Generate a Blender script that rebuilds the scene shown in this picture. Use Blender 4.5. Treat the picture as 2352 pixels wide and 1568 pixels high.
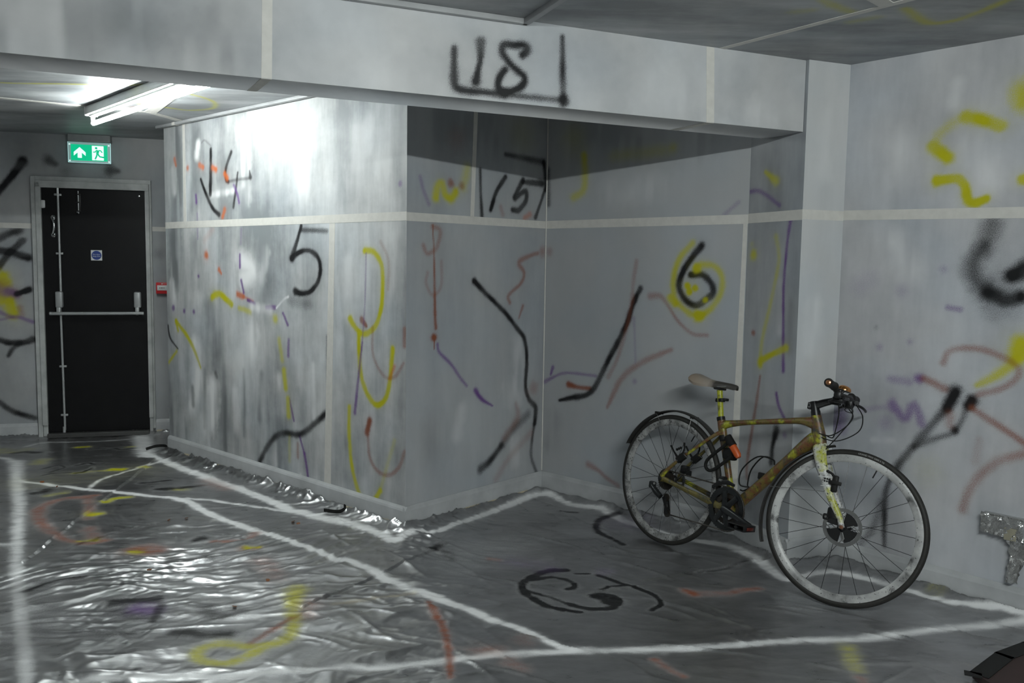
import bpy, bmesh, math, random
import numpy as np
from mathutils import Matrix, Vector

# ------------------------------------------------------------------ clear
for o in list(bpy.data.objects):
    bpy.data.objects.remove(o, do_unlink=True)
scene = bpy.context.scene
COL = scene.collection
R = math.radians
random.seed(4)

# ------------------------------------------------------------------ camera
CAM_H = 1.38
PITCH, ROLL, FPX = R(5.0393), R(0.8829), 1960.0
cam = bpy.data.cameras.new('camera')
cam.sensor_width = 36.0
cam.lens = FPX / 2352.0 * 36.0
cam.clip_start = 0.02
camo = bpy.data.objects.new('camera', cam)
COL.objects.link(camo)
_f = Vector((0, math.cos(PITCH), -math.sin(PITCH)))
_u = Vector((0, math.sin(PITCH), math.cos(PITCH)))
_r = Vector((1, 0, 0))
_right = _r * math.cos(ROLL) + _u * math.sin(ROLL)
_up = -_r * math.sin(ROLL) + _u * math.cos(ROLL)
m = Matrix((_right, _up, -_f)).transposed().to_4x4()
m.translation = (0, 0, CAM_H)
camo.matrix_world = m
scene.camera = camo

# ------------------------------------------------------------------ world + exposure
w = bpy.data.worlds.new('dim_basement')
scene.world = w
w.use_nodes = True
w.node_tree.nodes['Background'].inputs[0].default_value = (0.9, 0.95, 1, 1)
w.node_tree.nodes['Background'].inputs[1].default_value = 0.0
scene.view_settings.view_transform = 'Standard'
scene.view_settings.look = 'None'
scene.view_settings.gamma = 1.0
scene.view_settings.use_curve_mapping = False
scene.view_settings.exposure = 0.0
TUBE_STRENGTH = 125.0       # fluorescent tube radiance behind the beam
FRONT_TUBE_STRENGTH = 480.0
FRONT_LAMP = (0.95, 0.42, 23.7)  # x, y, heading of the batten overhead

# ------------------------------------------------------------------ mesh helpers
def obj(name, VF, mat=None, parent=None, smooth=True):
    V, F = VF
    me = bpy.data.meshes.new(name)
    me.from_pydata([tuple(v) for v in V], [], [tuple(f) for f in F])
    me.update()
    if smooth:
        me.polygons.foreach_set('use_smooth', [True] * len(me.polygons))
        if hasattr(me, 'set_sharp_from_angle'):
            me.set_sharp_from_angle(angle=R(38))
    if mat:
        me.materials.append(mat)
    o = bpy.data.objects.new(name, me)
    COL.objects.link(o)
    if parent:
        o.parent = parent
    return o

def same(name, me, parent):
    o = bpy.data.objects.new(name, me)
    COL.objects.link(o)
    o.parent = parent
    return o

def empty(name, loc=(0, 0, 0), rot=(0, 0, 0), parent=None):
    o = bpy.data.objects.new(name, None)
    COL.objects.link(o)
    o.location = loc
    o.rotation_euler = rot
    o.empty_display_size = 0.1
    if parent:
        o.parent = parent
    return o

def tag(o, label, cat, group=None):
    o['label'] = label
    o['category'] = cat
    if group:
        o['group'] = group
    return o

def struct(o):
    o['kind'] = 'structure'
    return o

def join(*parts):
    V, F = [], []
    for p in parts:
        n = len(V)
        V += [tuple(v) for v in p[0]]
        F += [tuple(i + n for i in f) for f in p[1]]
    return V, F

def xf(VF, M):
    return [tuple(M @ Vector(v)) for v in VF[0]], VF[1]

def box(c, s):
    x, y, z = s[0] / 2, s[1] / 2, s[2] / 2
    V = [(c[0] + a * x, c[1] + b * y, c[2] + d * z) for d in (-1, 1) for b in (-1, 1) for a in (-1, 1)]
    return V, [(0, 2, 3, 1), (4, 5, 7, 6), (0, 1, 5, 4), (2, 6, 7, 3), (0, 4, 6, 2), (1, 3, 7, 5)]

def rbox(c, s, b=0.003, seg=2):
    bm = bmesh.new()
    bmesh.ops.create_cube(bm, size=1.0)
    for v in bm.verts:
        v.co = Vector((v.co.x * s[0], v.co.y * s[1], v.co.z * s[2]))
    bmesh.ops.bevel(bm, geom=list(bm.edges), offset=min(b, min(s) * 0.49), segments=seg, affect='EDGES', profile=0.5)
    bm.verts.index_update()
    V = [(v.co.x + c[0], v.co.y + c[1], v.co.z + c[2]) for v in bm.verts]
    F = [tuple(v.index for v in f.verts) for f in bm.faces]
    bm.free()
    return V, F

def catmull(pts, n=6):
    P = [np.array(p, float) for p in pts]
    if len(P) < 3:
        return P
    out = []
    Q = [2 * P[0] - P[1]] + P + [2 * P[-1] - P[-2]]
    for i in range(1, len(Q) - 2):
        for k in range(n):
            t = k / n
            out.append(0.5 * (2 * Q[i] + (Q[i + 1] - Q[i - 1]) * t + (2 * Q[i - 1] - 5 * Q[i] + 4 * Q[i + 1] - Q[i + 2]) * t * t
                              + (3 * Q[i] - Q[i - 1] - 3 * Q[i + 1] + Q[i + 2]) * t ** 3))
    out.append(P[-1])
    return out

def tube(path, r, seg=10, cap=True, ref=None, closed=False):
    """sweep an ellipse along a path; r = scalar | list of scalars | list of (r_ref, r_other)"""
    P = [Vector(p) for p in path]
    n = len(P)
    rr = r if isinstance(r, (list, tuple)) else [r] * n
    V, F = [], []
    prev = None
    for i in range(n):
        a = P[(i - 1) % n] if (closed or i > 0) else P[i]
        b = P[(i + 1) % n] if (closed or i < n - 1) else P[i]
        t = (b - a).normalized()
        if ref is not None:
            u = Vector(ref)
        elif prev is None:
            u = Vector((0, 0, 1)) if abs(t.z) < 0.9 else Vector((1, 0, 0))
        else:
            u = prev
        u = (u - t * u.dot(t))
        if u.length < 1e-6:
            u = t.orthogonal()
        u.normalize()
        prev = u
        v = t.cross(u)
        ri = rr[i]
        ra, rb = ri if isinstance(ri, (tuple, list)) else (ri, ri)
        for k in range(seg):
            q = 2 * math.pi * k / seg
            V.append(tuple(P[i] + u * (ra * math.cos(q)) + v * (rb * math.sin(q))))
    m_ = n if closed else n - 1
    for i in range(m_):
        j = (i + 1) % n
        for k in range(seg):
            l = (k + 1) % seg
            F.append((i * seg + k, i * seg + l, j * seg + l, j * seg + k))
    if cap and not closed:
        F.append(tuple(range(seg - 1, -1, -1)))
        F.append(tuple((n - 1) * seg + k for k in range(seg)))
    return V, F

def lathe(prof, axis=(0, 1, 0), c=(0, 0, 0), seg=24):
    """prof: list of (radius, along axis)"""
    ax = Vector(axis).normalized()
    u = ax.orthogonal().normalized()
    v = ax.cross(u)
    C = Vector(c)
    V, F = [], []
    for r, h in prof:
        for k in range(seg):
            q = 2 * math.pi * k / seg
            V.append(tuple(C + ax * h + (u * math.cos(q) + v * math.sin(q)) * max(r, 1e-5)))
    for i in range(len(prof) - 1):
        for k in range(seg):
            l = (k + 1) % seg
            F.append((i * seg + k, i * seg + l, (i + 1) * seg + l, (i + 1) * seg + k))
    F.append(tuple(range(seg - 1, -1, -1)))
    F.append(tuple((len(prof) - 1) * seg + k for k in range(seg)))
    return V, F

def ring(prof, a0=0.0, a1=2 * math.pi, n=96, closed=True, radius_add=None):
    """sweep a closed profile of (radius, lateral) round the y axis; angle 0 = +x, 90 = +z"""
    V, F = [], []
    m_ = len(prof)
    N = n if closed else n + 1
    for i in range(N):
        t = i / n
        q = a0 + (a1 - a0) * t
        add = radius_add(t) if radius_add else 0
        for r, s in prof:
            V.append(((r + add) * math.cos(q), s, (r + add) * math.sin(q)))
    for i in range(n):
        j = (i + 1) % N
        for k in range(m_):
            l = (k + 1) % m_
            F.append((i * m_ + k, j * m_ + k, j * m_ + l, i * m_ + l))
    if not closed:
        F.append(tuple(range(m_)))
        F.append(tuple(n * m_ + k for k in range(m_ - 1, -1, -1)))
    return V, F

def prism(poly, y0, y1):
    """polygon in (x,z) extruded along y"""
    n = len(poly)
    V = [(p[0], y0, p[1]) for p in poly] + [(p[0], y1, p[1]) for p in poly]
    F = [tuple(range(n)), tuple(range(2 * n - 1, n - 1, -1))]
    for i in range(n):
        j = (i + 1) % n
        F.append((i, i + n, j + n, j))
    return V, F

def text_vf(s, size, extrude=0.0004):
    """lettering as a flat mesh in the xz plane, centred"""
    cu = bpy.data.curves.new('lettering', 'FONT')
    cu.body = s
    cu.size = size
    cu.align_x = 'CENTER'
    cu.align_y = 'CENTER'
    cu.extrude = extrude
    cu.resolution_u = 3
    o = bpy.data.objects.new('lettering', cu)
    COL.objects.link(o)
    dg = bpy.context.evaluated_depsgraph_get()
    dg.update()
    me = o.evaluated_get(dg).to_mesh()
    V = [(v.co.x, v.co.z, v.co.y) for v in me.vertices]
    F = [tuple(reversed(p.vertices)) for p in me.polygons]
    o.evaluated_get(dg).to_mesh_clear()
    bpy.data.objects.remove(o, do_unlink=True)
    bpy.data.curves.remove(cu)
    return V, F

# ------------------------------------------------------------------ numpy noise
def vnoise(x, y, seed):
    rng = np.random.default_rng(seed)
    N = 256
    tab = rng.random((N, N))
    xi = np.floor(x).astype(int); yi = np.floor(y).astype(int)
    fx = x - xi; fy = y - yi
    fx = fx * fx * fx * (fx * (fx * 6 - 15) + 10)
    fy = fy * fy * fy * (fy * (fy * 6 - 15) + 10)
    a = tab[xi % N, yi % N]; b = tab[(xi + 1) % N, yi % N]
    c = tab[xi % N, (yi + 1) % N]; d = tab[(xi + 1) % N, (yi + 1) % N]
    return (a * (1 - fx) + b * fx) * (1 - fy) + (c * (1 - fx) + d * fx) * fy

# ------------------------------------------------------------------ spray paint strokes, plus some shade, fold and tone marks drawn as strokes
# each stroke: colour key, opacity, softness, [[u mm, v mm, radius 0.1 mm], ...] on its own surface
PAINT = {'K': (0.012, 0.012, 0.013), 'Y': (0.46, 0.44, 0.012), 'P': (0.13, 0.055, 0.22), 'R': (0.23, 0.075, 0.04),
         'O': (0.48, 0.12, 0.035), 'W': (0.80, 0.80, 0.80), 'S': (0.42, 0.43, 0.43), 'D': (0.13, 0.14, 0.145),
         'L': (0.3, 0.3, 0.3), 'T': (0.5, 0.43, 0.27)}
STROKES = {
 'W': [
  ('K',0.95,0.45,[[40,1858,268],[58,1885,268],[142,1993,269],[215,2102,373]]),
  ('K',0.7,0.7,[[388,2120,355],[434,2090,209]]),
  ('K',0.3,0.8,[[504,2042,336]]),
  ('K',0.85,0.7,[[817,2062,468],[866,2058,171]]),
  ('K',0.8,0.6,[[35,1525,270],[120,1569,270],[182,1590,271]]),
  ('K',0.95,0.45,[[32,1438,311],[115,1427,313],[176,1405,313],[231,1390,314]]),
  ('K',0.9,0.45,[[28,1309,249],[92,1404,250],[143,1460,250],[200,1516,251]]),
  ('Y',0.9,0.5,[[54,1241,500],[70,1202,501]]),
  ('R',0.6,0.6,[[39,1137,709],[73,1111,710]]),
  ('P',0.7,0.6,[[86,1137,313],[132,1111,314]]),
  ('Y',0.9,0.5,[[92,1049,460],[112,967,461]]),
  ('Y',0.7,0.6,[[31,1065,376]]),
  ('K',0.95,0.45,[[143,1115,189],[229,1148,273]]),
  ('R',0.35,0.7,[[161,1013,210],[174,961,210]]),
  ('P',0.6,0.6,[[17,984,146],[100,944,147],[161,938,147],[248,904,148]]),
  ('P',0.4,0.6,[[15,918,104],[114,941,105]]),
  ('K',0.95,0.45,[[10,768,230],[94,747,231],[182,749,232],[241,769,275]]),
  ('K',0.8,0.6,[[155,743,190],[107,704,189],[73,648,126]]),
  ('K',0.9,0.5,[[-6,302,210],[77,233,211],[150,197,212],[238,167,213]]),
  ('K',0.35,0.8,[[1148,1433,348]]),
 ],
 'A': [
  ('D',0.7425,0.7,[[185,2266,891],[205,1971,893],[164,1737,901]]),
  ('D',0.675,0.7,[[456,2240,576],[448,2014,579],[410,1757,584]]),
  ('W',0.675,0.7,[[131,2005,330],[137,1857,331]]),
  ('W',0.81,0.7,[[482,2153,287],[462,2070,289]]),
  ('W',0.675,0.7,[[1053,2185,804],[1045,1814,809]]),
  ('W',0.675,0.7,[[1702,2124,861],[1656,1786,872]]),
  ('W',0.4725,0.7,[[2217,2076,800],[2180,1807,809]]),
  ('S',0.5,0.8,[[699,1830,422],[942,1846,410],[1244,1844,394]]),
  ('W',0.6,0.7,[[643,1811,198],[889,1822,193],[1046,1854,189]]),
  ('S',0.5,0.6,[[669,1748,424],[723,1676,422]]),
  ('D',0.7425,0.7,[[125,1558,907],[113,1256,912]]),
  ('D',0.54,0.7,[[430,1496,731],[452,1264,731]]),
  ('W',0.675,0.7,[[79,1225,336],[105,1074,336]]),
  ('W',0.7425,0.7,[[1009,1384,628],[1135,1332,618],[1032,1276,627]]),
  ('W',0.6075,0.7,[[1285,1439,395],[1233,1280,399]]),
  ('D',0.405,0.7,[[1329,1256,656],[1231,1147,666]]),
  ('D',0.5,0.6,[[728,900,712],[697,812,715]]),
  ('D',0.675,0.7,[[592,1094,577],[617,980,576]]),
  ('W',0.81,0.7,[[407,820,592],[428,583,593],[329,361,602]]),
  ('W',0.8775,0.7,[[632,545,753],[597,335,758],[508,279,767]]),
  ('W',0.7425,0.7,[[1127,954,596],[1098,788,600],[1020,754,606]]),
  ('D',0.6,0.7,[[347,515,240],[355,394,240]]),
  ('D',0.675,0.7,[[34,450,621],[68,171,621]]),
  ('W',0.6,0.6,[[536,238,177],[604,-20,176]]),
  ('D',0.6075,0.7,[[778,704,199],[778,127,201]]),
  ('D',0.54,0.7,[[1019,698,165],[1020,279,167]]),
  ('D',0.4725,0.7,[[1222,690,269],[1197,415,271]]),
  ('W',0.54,0.7,[[910,547,364],[930,294,365]]),
  ('W',0.4725,0.7,[[1415,682,393],[1436,499,394]]),
  ('D',0.405,0.7,[[1643,628,382],[1641,473,383]]),
  ('W',0.4725,0.7,[[1775,794,200],[1781,492,200]]),
  ('W',0.405,0.7,[[2103,1393,471],[2102,1110,474]]),
  ('D',0.3375,0.7,[[929,266,337],[940,39,338]]),
  ('D',0.4725,0.7,[[520,651,205],[507,264,207]]),
  ('D',0.4725,0.7,[[233,287,152],[258,106,152]]),
  ('W',0.54,0.7,[[1637,135,129],[1636,56,129]]),
  ('W',0.405,0.7,[[1361,275,266],[1368,114,266]]),
  ('K',0.95,0.45,[[646,2104,144],[643,1984,181],[632,1820,218]]),
  ('K',0.95,0.45,[[901,2067,140],[834,1972,141],[832,1901,142],[859,1886,141]]),
  ('K',0.6,0.6,[[859,1886,106],[990,1892,104],[1107,1893,103]]),
  ('K',0.95,0.45,[[1122,1900,205],[1113,1938,68]]),
  ('K',0.95,0.45,[[976,1936,87],[953,1840,122],[918,1725,141]]),
  ('K',0.95,0.45,[[509,1919,129],[575,1822,165],[663,1723,163],[739,1684,198]]),
  ('K',0.35,0.6,[[529,2155,73],[569,2168,73],[647,2128,72]]),
  ('O',0.85,0.6,[[152,2075,191],[170,2032,115]]),
  ('O',0.85,0.6,[[335,2004,188]]),
  ('O',0.85,0.6,[[495,2013,184],[541,1996,183]]),
  ('O',0.85,0.6,[[665,1988,180],[709,1971,180]]),
  ('O',0.85,0.6,[[817,1937,177],[849,1908,177]]),
  ('O',0.85,0.6,[[811,1710,178],[783,1666,161]]),
  ('O',0.85,0.6,[[568,1421,276]]),
  ('O',0.85,0.6,[[729,1329,181],[756,1304,90]]),
  ('O',0.85,0.6,[[957,1175,212],[1024,1164,175]]),
  ('O',0.5,0.7,[[1024,1164,122],[1141,1141,69]]),
  ('O',0.15,0.9,[[659,1594,218],[548,1521,221]]),
  ('P',0.85,0.5,[[441,1817,121],[446,1770,121]]),
  ('P',0.85,0.5,[[458,1281,122]]),
  ('P',0.85,0.5,[[927,1860,114],[967,1805,113],[987,1750,113]]),
  ('P',0.85,0.5,[[989,1425,114],[987,1346,114]]),
  ('P',0.85,0.5,[[1001,1264,114],[1030,1191,114]]),
  ('P',0.85,0.5,[[1075,1144,113],[1156,1125,112]]),
  ('P',0.85,0.5,[[1288,1107,136],[1384,1111,151]]),
  ('P',0.85,0.5,[[91,1052,215]]),
  ('P',0.85,0.5,[[249,1037,154]]),
  ('P',0.85,0.5,[[384,1038,151]]),
  ('P',0.85,0.5,[[1467,1081,108],[1517,1014,107]]),
  ('P',0.85,0.5,[[1679,269,106],[1700,200,106],[1721,100,106],[1738,-6,106]]),
  ('P',0.45,0.6,[[455,1698,93],[455,1531,93]]),
  ('P',0.35,0.6,[[1009,1587,87],[1001,1493,87]]),
  ('P',0.6,0.6,[[2531,1784,154]]),
  ('P',0.7,0.6,[[1525,927,115],[1519,831,116]]),
  ('P',0.8,0.45,[[1529,574,83],[1573,449,83]]),
  ('P',0.8,0.45,[[1631,366,90],[1679,269,90]]),
  ('Y',0.95,0.5,[[640,1150,275],[725,1173,236],[812,1140,234],[881,1109,232]]),
  ('Y',0.75,0.7,[[971,1090,176],[1104,1072,174]]),
  ('Y',0.8,0.7,[[1383,1043,268]]),
  ('Y',0.6,0.7,[[1423,920,184],[1454,802,183]]),
  ('Y',0.85,0.6,[[1472,738,216],[1489,635,216]]),
  ('Y',0.85,0.6,[[1511,572,199],[1519,470,199]]),
  ('Y',0.35,0.7,[[1526,350,133],[1524,199,133]]),
  ('Y',0.8,0.6,[[10,660,119],[131,750,117]]),
  ('Y',0.9,0.6,[[126,962,156],[156,896,117]]),
  ('Y',0.9,0.6,[[133,959,176],[292,862,173],[393,765,171],[467,664,94]]),
  ('K',0.95,0.45,[[8,921,109],[37,836,109],[150,767,59]]),
  ('K',0.95,0.45,[[1662,1593,144],[1622,1512,161],[1563,1411,244]]),
  ('K',0.75,0.6,[[1666,1568,144],[1790,1564,141],[1910,1559,139]]),
  ('K',0.95,0.45,[[1563,1404,244],[1630,1439,177],[1730,1451,143],[1814,1420,173],[1847,1357,172],[1825,1283,173],[1757,1224,175],[1671,1204,177],[1596,1214,244]]),
  ('K',0.4,0.9,[[1551,1159,327],[1649,1151,323],[1731,1149,319]]),
  ('W',0.8,0.6,[[1398,1109,78],[1478,1164,77],[1524,1181,77]]),
  ('W',0.675,0.7,[[1130,1103,270],[1327,1093,263]]),
  ('R',0.55,0.7,[[1612,316,115],[1611,235,115]]),
  ('K',0.88,0.6,[[1908,543,220],[1802,472,192],[1711,413,195],[1613,371,197],[1485,363,201],[1381,329,204],[1292,256,206],[1206,155,209],[1160,77,210],[1158,19,140]]),
  ('K',0.7,0.7,[[1910,971,109],[1909,707,110]]),
  ('K',0.6,0.7,[[664,647,166],[680,623,166]]),
  ('Y',0.93,0.45,[[2246,1451,192],[2316,1444,168],[2377,1392,167],[2395,1318,166],[2388,1176,167],[2349,1073,168],[2287,1021,170],[2220,1008,172],[2152,1046,173],[2118,1082,227]]),
  ('Y',0.93,0.45,[[2194,1016,172],[2198,872,173],[2231,741,172],[2299,656,171],[2364,639,169],[2429,695,167],[2460,812,166],[2477,945,187]]),
  ('Y',0.88,0.5,[[2109,598,153],[2108,436,153],[2135,265,153],[2193,137,152],[2247,96,151],[2314,110,150],[2380,182,148]]),
  ('Y',0.35,0.7,[[2380,182,133],[2430,315,132],[2493,467,130]]),
  ('R',0.3,0.7,[[2376,1496,101],[2440,1400,100],[2437,1252,101]]),
  ('R',0.9,0.45,[[2220,1083,209],[2258,1052,119]]),
  ('R',0.4,0.6,[[2313,1048,103],[2317,898,103],[2403,800,102],[2491,800,101],[2563,878,100]]),
  ('O',0.6,0.7,[[2453,789,116],[2491,856,115]]),
  ('R',0.9,0.5,[[2288,545,209],[2265,475,210]]),
  ('R',0.5,0.6,[[2273,460,120],[2288,350,120],[2351,285,119],[2441,275,117],[2529,332,116],[2573,422,115]]),
  ('R',0.6,0.7,[[2569,1055,127],[2569,968,128]]),
  ('P',0.5,0.6,[[2257,1437,59],[2246,1163,59],[2224,959,60]]),
  ('P',0.75,0.5,[[2224,959,60],[2186,736,106],[2159,571,122]]),
 ],
 'B': [
  ('W',0.3,0.9,[[866,953,635],[909,770,642]]),
  ('D',0.3,0.9,[[208,525,924],[178,342,923]]),
  ('W',0.25,0.9,[[403,596,357],[371,455,356]]),
  ('W',0.25,0.9,[[841,364,384],[864,230,386]]),
  ('D',0.3,0.9,[[254,2097,1129],[800,2119,1232]]),  # beam's shadow on the upper wall, darkened in the paint colour
  ('Y',0.85,0.6,[[199,1727,245],[213,1788,245],[245,1799,247],[267,1747,248],[312,1734,250],[344,1766,251]]),
  ('Y',0.45,0.8,[[430,1902,269],[402,1796,268]]),
  ('R',0.8,0.6,[[305,1811,234]]),
  ('R',0.55,0.7,[[389,1802,208]]),
  ('R',0.25,0.9,[[350,2041,588]]),
  ('Y',0.15,0.9,[[875,2129,957]]),
  ('P',0.4,0.7,[[89,1824,113],[110,1764,114],[150,1692,114]]),
  ('K',0.85,0.6,[[529,1902,106],[534,1783,107],[547,1651,138]]),
  ('K',0.7,0.7,[[732,2005,125],[928,1999,193],[1071,1996,198]]),
  ('K',0.95,0.6,[[1071,1991,165],[1086,1926,165],[1092,1840,166]]),
  ('K',0.9,0.5,[[1084,1831,116],[1042,1742,115],[1004,1668,148]]),
  ('K',0.95,0.45,[[735,1880,157],[661,1792,155],[616,1689,154]]),
  ('K',0.95,0.45,[[889,1876,177],[815,1769,175],[868,1798,176],[914,1811,178],[915,1759,178],[855,1703,176],[798,1699,175]]),
  ('K',0.95,0.45,[[889,1864,145],[1055,1870,247]]),
  ('R',0.35,0.8,[[698,1710,141],[717,1670,141]]),
  ('O',0.5,0.7,[[906,1661,162],[952,1683,163]]),
  ('R',0.8,0.6,[[178,1587,43],[186,1480,43],[193,1324,73],[199,1129,102],[206,1051,102]]),
  ('R',0.95,0.5,[[194,1001,205]]),
  ('R',0.9,0.5,[[194,990,23],[194,937,23]]),
  ('R',0.5,0.7,[[179,1578,130],[232,1558,131],[207,1471,131],[143,1438,129],[115,1478,129]]),
  ('R',0.3,0.7,[[144,1340,101],[135,1284,101],[182,1223,102],[241,1270,103],[243,1400,102]]),
  ('P',0.7,0.6,[[219,965,88],[232,921,88],[320,851,90],[387,775,91],[442,722,92]]),
  ('P',0.9,0.6,[[511,691,170],[561,637,125],[656,586,48]]),
  ('R',0.5,0.8,[[1075,1469,299]]),
  ('R',0.6,0.7,[[1030,1457,116],[982,1449,115],[862,1404,161],[910,1343,114],[881,1280,113],[776,1214,112],[788,1171,112]]),
  ('R',0.6,0.7,[[903,1150,114],[870,1080,65]]),
  ('K',0.95,0.5,[[491,1296,198],[600,1216,155],[752,1112,159],[844,1030,162],[924,950,164],[947,822,165],[939,674,165],[973,592,166],[1036,533,202],[1030,438,168]]),
  ('K',0.7,0.6,[[1030,438,118],[1008,334,118],[1003,239,118],[1055,131,119],[1082,72,119]]),
  ('K',0.85,0.6,[[561,237,267],[640,272,223],[735,348,226]]),
  ('K',0.55,0.8,[[735,348,258],[836,429,261],[964,499,266]]),
  ('R',0.35,0.8,[[855,579,131],[873,492,230],[760,388,226]]),
  ('R',0.25,0.9,[[991,382,234],[801,261,228],[690,154,225]]),
  ('R',0.4,0.9,[[1012,652,368]]),
  ('W',0.35,0.9,[[834,648,763]]),
 ],
 'C': [
  ('K',0.6,0.8,[[8,1953,149],[17,1748,149]]),
  ('R',0.4,0.8,[[30,1469,233]]),
  ('D',0.3,0.9,[[83,472,525],[70,310,527]]),
  ('W',0.2,0.9,[[464,1803,730],[753,1812,700]]),
  ('D',0.3,0.9,[[238,2110,1499],[1008,2086,1339]]),  # beam shadow across the alcove top, put into the colour
  ('P',0.8,0.45,[[75,780,117],[59,736,67]]),
  ('P',0.55,0.6,[[15,687,135],[80,720,84],[181,756,83],[398,760,80]]),
  ('R',0.9,0.5,[[199,690,198],[272,680,131],[356,682,129]]),
  ('K',0.95,0.5,[[132,586,100],[241,617,180],[338,644,178],[400,702,176],[467,826,174],[545,959,172],[607,1075,170],[650,1195,169],[690,1270,167]]),
  ('R',0.35,0.7,[[488,761,127],[545,865,125],[608,1056,124],[637,1216,123],[641,1293,123],[659,1419,122]]),
  ('R',0.5,0.7,[[487,588,95],[533,681,173],[582,765,172],[662,832,170],[766,892,167],[899,950,119]]),
  ('R',0.5,0.7,[[754,1230,196],[821,1232,149],[869,1185,104],[937,1103,103],[1026,1044,102],[1111,1041,100]]),
  ('P',0.25,0.7,[[653,1109,77],[672,864,77]]),
  ('P',0.4,0.8,[[670,755,139]]),
  ('Y',0.7,0.7,[[279,2014,239],[289,1873,239],[272,1812,240],[209,1785,242]]),
  ('Y',0.2,0.9,[[199,2114,804]]),
  ('Y',0.3,0.9,[[491,1998,309],[705,2000,300],[871,2005,292]]),
  ('Y',0.35,0.9,[[868,2014,205]]),
  ('Y',0.8,0.7,[[1008,1514,173],[935,1439,176],[901,1338,177],[911,1226,177],[980,1162,175],[1053,1139,173],[1125,1178,171],[1182,1262,170],[1183,1344,169],[1137,1396,170],[1063,1404,172]]),
  ('K',0.95,0.5,[[1060,1500,215],[1001,1431,188],[951,1358,190],[935,1282,191],[977,1217,190],[1041,1192,188],[1093,1222,186],[1137,1261,185],[1120,1314,185],[1065,1351,187],[1004,1349,189]]),
  ('Y',0.93,0.35,[[1038,1386,274]]),
  ('Y',0.93,0.35,[[985,1292,204]]),
  ('Y',0.93,0.35,[[997,1261,204]]),
  ('Y',0.93,0.35,[[1032,1280,188]]),
  ('Y',0.93,0.35,[[1058,1139,347]]),
  ('Y',0.93,0.35,[[1093,1222,158]]),
  ('Y',0.9,0.5,[[884,1225,222],[912,1194,221]]),
  ('R',0.5,0.7,[[359,236,195],[433,213,129],[497,179,128],[577,151,126]]),
  ('P',0.25,0.8,[[1185,1654,112],[1262,1714,111]]),
 ],
 'F': [
  ('D',0.4,0.9,[[120,1897,623],[228,1685,610]]),
  ('D',0.35,0.9,[[334,1222,261],[339,1021,262]]),
  ('W',0.3,0.9,[[252,1320,204],[266,1096,204]]),
  ('Y',0.8,0.7,[[199,1798,222],[116,1846,106]]),
  ('P',0.6,0.6,[[9,1762,109],[63,1762,108],[123,1741,107],[231,1681,104]]),
  ('P',0.8,0.6,[[312,1609,115],[297,1524,90],[290,1446,90],[283,1319,91],[287,1202,91],[306,912,104]]),
  ('Y',0.5,0.7,[[213,1538,157],[236,1473,131],[238,1395,131],[187,1197,133],[142,1040,135],[136,938,135]]),
  ('Y',0.9,0.5,[[136,928,230],[148,946,202],[239,989,145],[317,1021,194]]),
  ('Y',0.85,0.6,[[52,1454,259]]),
  ('Y',0.3,0.8,[[35,1507,123]]),
  ('R',0.8,0.6,[[73,1073,150]]),
  ('R',0.6,0.6,[[140,868,68],[116,715,109],[76,493,111],[65,396,111],[71,346,111]]),
  ('P',0.85,0.5,[[264,801,92],[286,742,92],[330,690,91]]),
  ('K',0.92,0.6,[[278,631,237],[252,544,159],[247,465,160]]),
  ('P',0.5,0.8,[[335,614,156]]),
 ],
 'E': [
  ('W',0.35,0.9,[[112,2088,392],[104,1816,394]]),
  ('W',0.3,0.9,[[89,1225,399],[88,1024,401]]),
 ],
 'D': [
  ('W',0.35,0.9,[[268,1935,661],[294,1803,659]]),
  ('W',0.35,0.9,[[537,1892,536],[628,1745,528]]),
  ('W',0.3,0.9,[[470,2163,270],[458,2077,271]]),
  ('D',0.2,0.9,[[177,738,1186],[167,536,1193]]),
  ('D',0.18,0.9,[[242,1712,1144]]),
  ('W',0.3,0.9,[[234,1504,576],[317,1390,568]]),
  ('Y',0.92,0.5,[[642,1971,268],[582,1997,271],[511,2021,275]]),
  ('Y',0.45,0.8,[[511,2021,206],[454,1997,209],[405,1958,211]]),
  ('Y',0.92,0.5,[[385,1913,283],[417,1885,282],[448,1862,280]]),
  ('Y',0.93,0.4,[[409,1769,259],[458,1771,210],[497,1767,208],[524,1737,207],[537,1683,207],[567,1667,206],[608,1683,204]]),
  ('Y',0.8,0.7,[[716,2102,416],[721,2051,416]]),
  ('Y',0.9,0.4,[[739,1751,242]]),
  ('K',0.6,0.8,[[635,1582,429],[612,1495,432]]),
  ('K',0.7,0.8,[[612,1495,227],[575,1420,390],[585,1360,390],[637,1300,386]]),
  ('K',0.95,0.6,[[637,1300,318],[708,1275,313],[753,1291,310]]),
  ('K',0.4,0.9,[[689,1272,675]]),
  ('K',0.95,0.5,[[779,1406,373],[728,1375,378]]),
  ('P',0.3,0.9,[[459,1395,165]]),
  ('P',0.5,0.7,[[484,1235,118],[535,1228,116]]),
  ('P',0.2,0.9,[[288,1298,269]]),
  ('P',0.15,0.9,[[95,1318,431],[134,1348,428]]),
  ('K',0.25,0.9,[[180,1131,100]]),
  ('P',0.3,0.9,[[334,1078,122]]),
  ('P',0.3,0.9,[[201,1044,150]]),
  ('P',0.75,0.7,[[382,922,218]]),
  ('P',0.35,0.8,[[257,908,174],[340,902,171]]),
  ('R',0.6,0.6,[[403,924,169],[495,888,166]]),
  ('K',0.93,0.5,[[534,883,282],[510,819,283]]),
  ('K',0.93,0.6,[[603,855,255],[592,833,255]]),
  ('K',0.85,0.6,[[544,719,188]]),
  ('K',0.8,0.7,[[505,803,177],[472,765,179],[397,654,182],[340,569,184],[290,485,187]]),
  ('K',0.85,0.7,[[290,485,137],[264,390,138],[265,258,138],[271,149,101]]),
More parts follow.
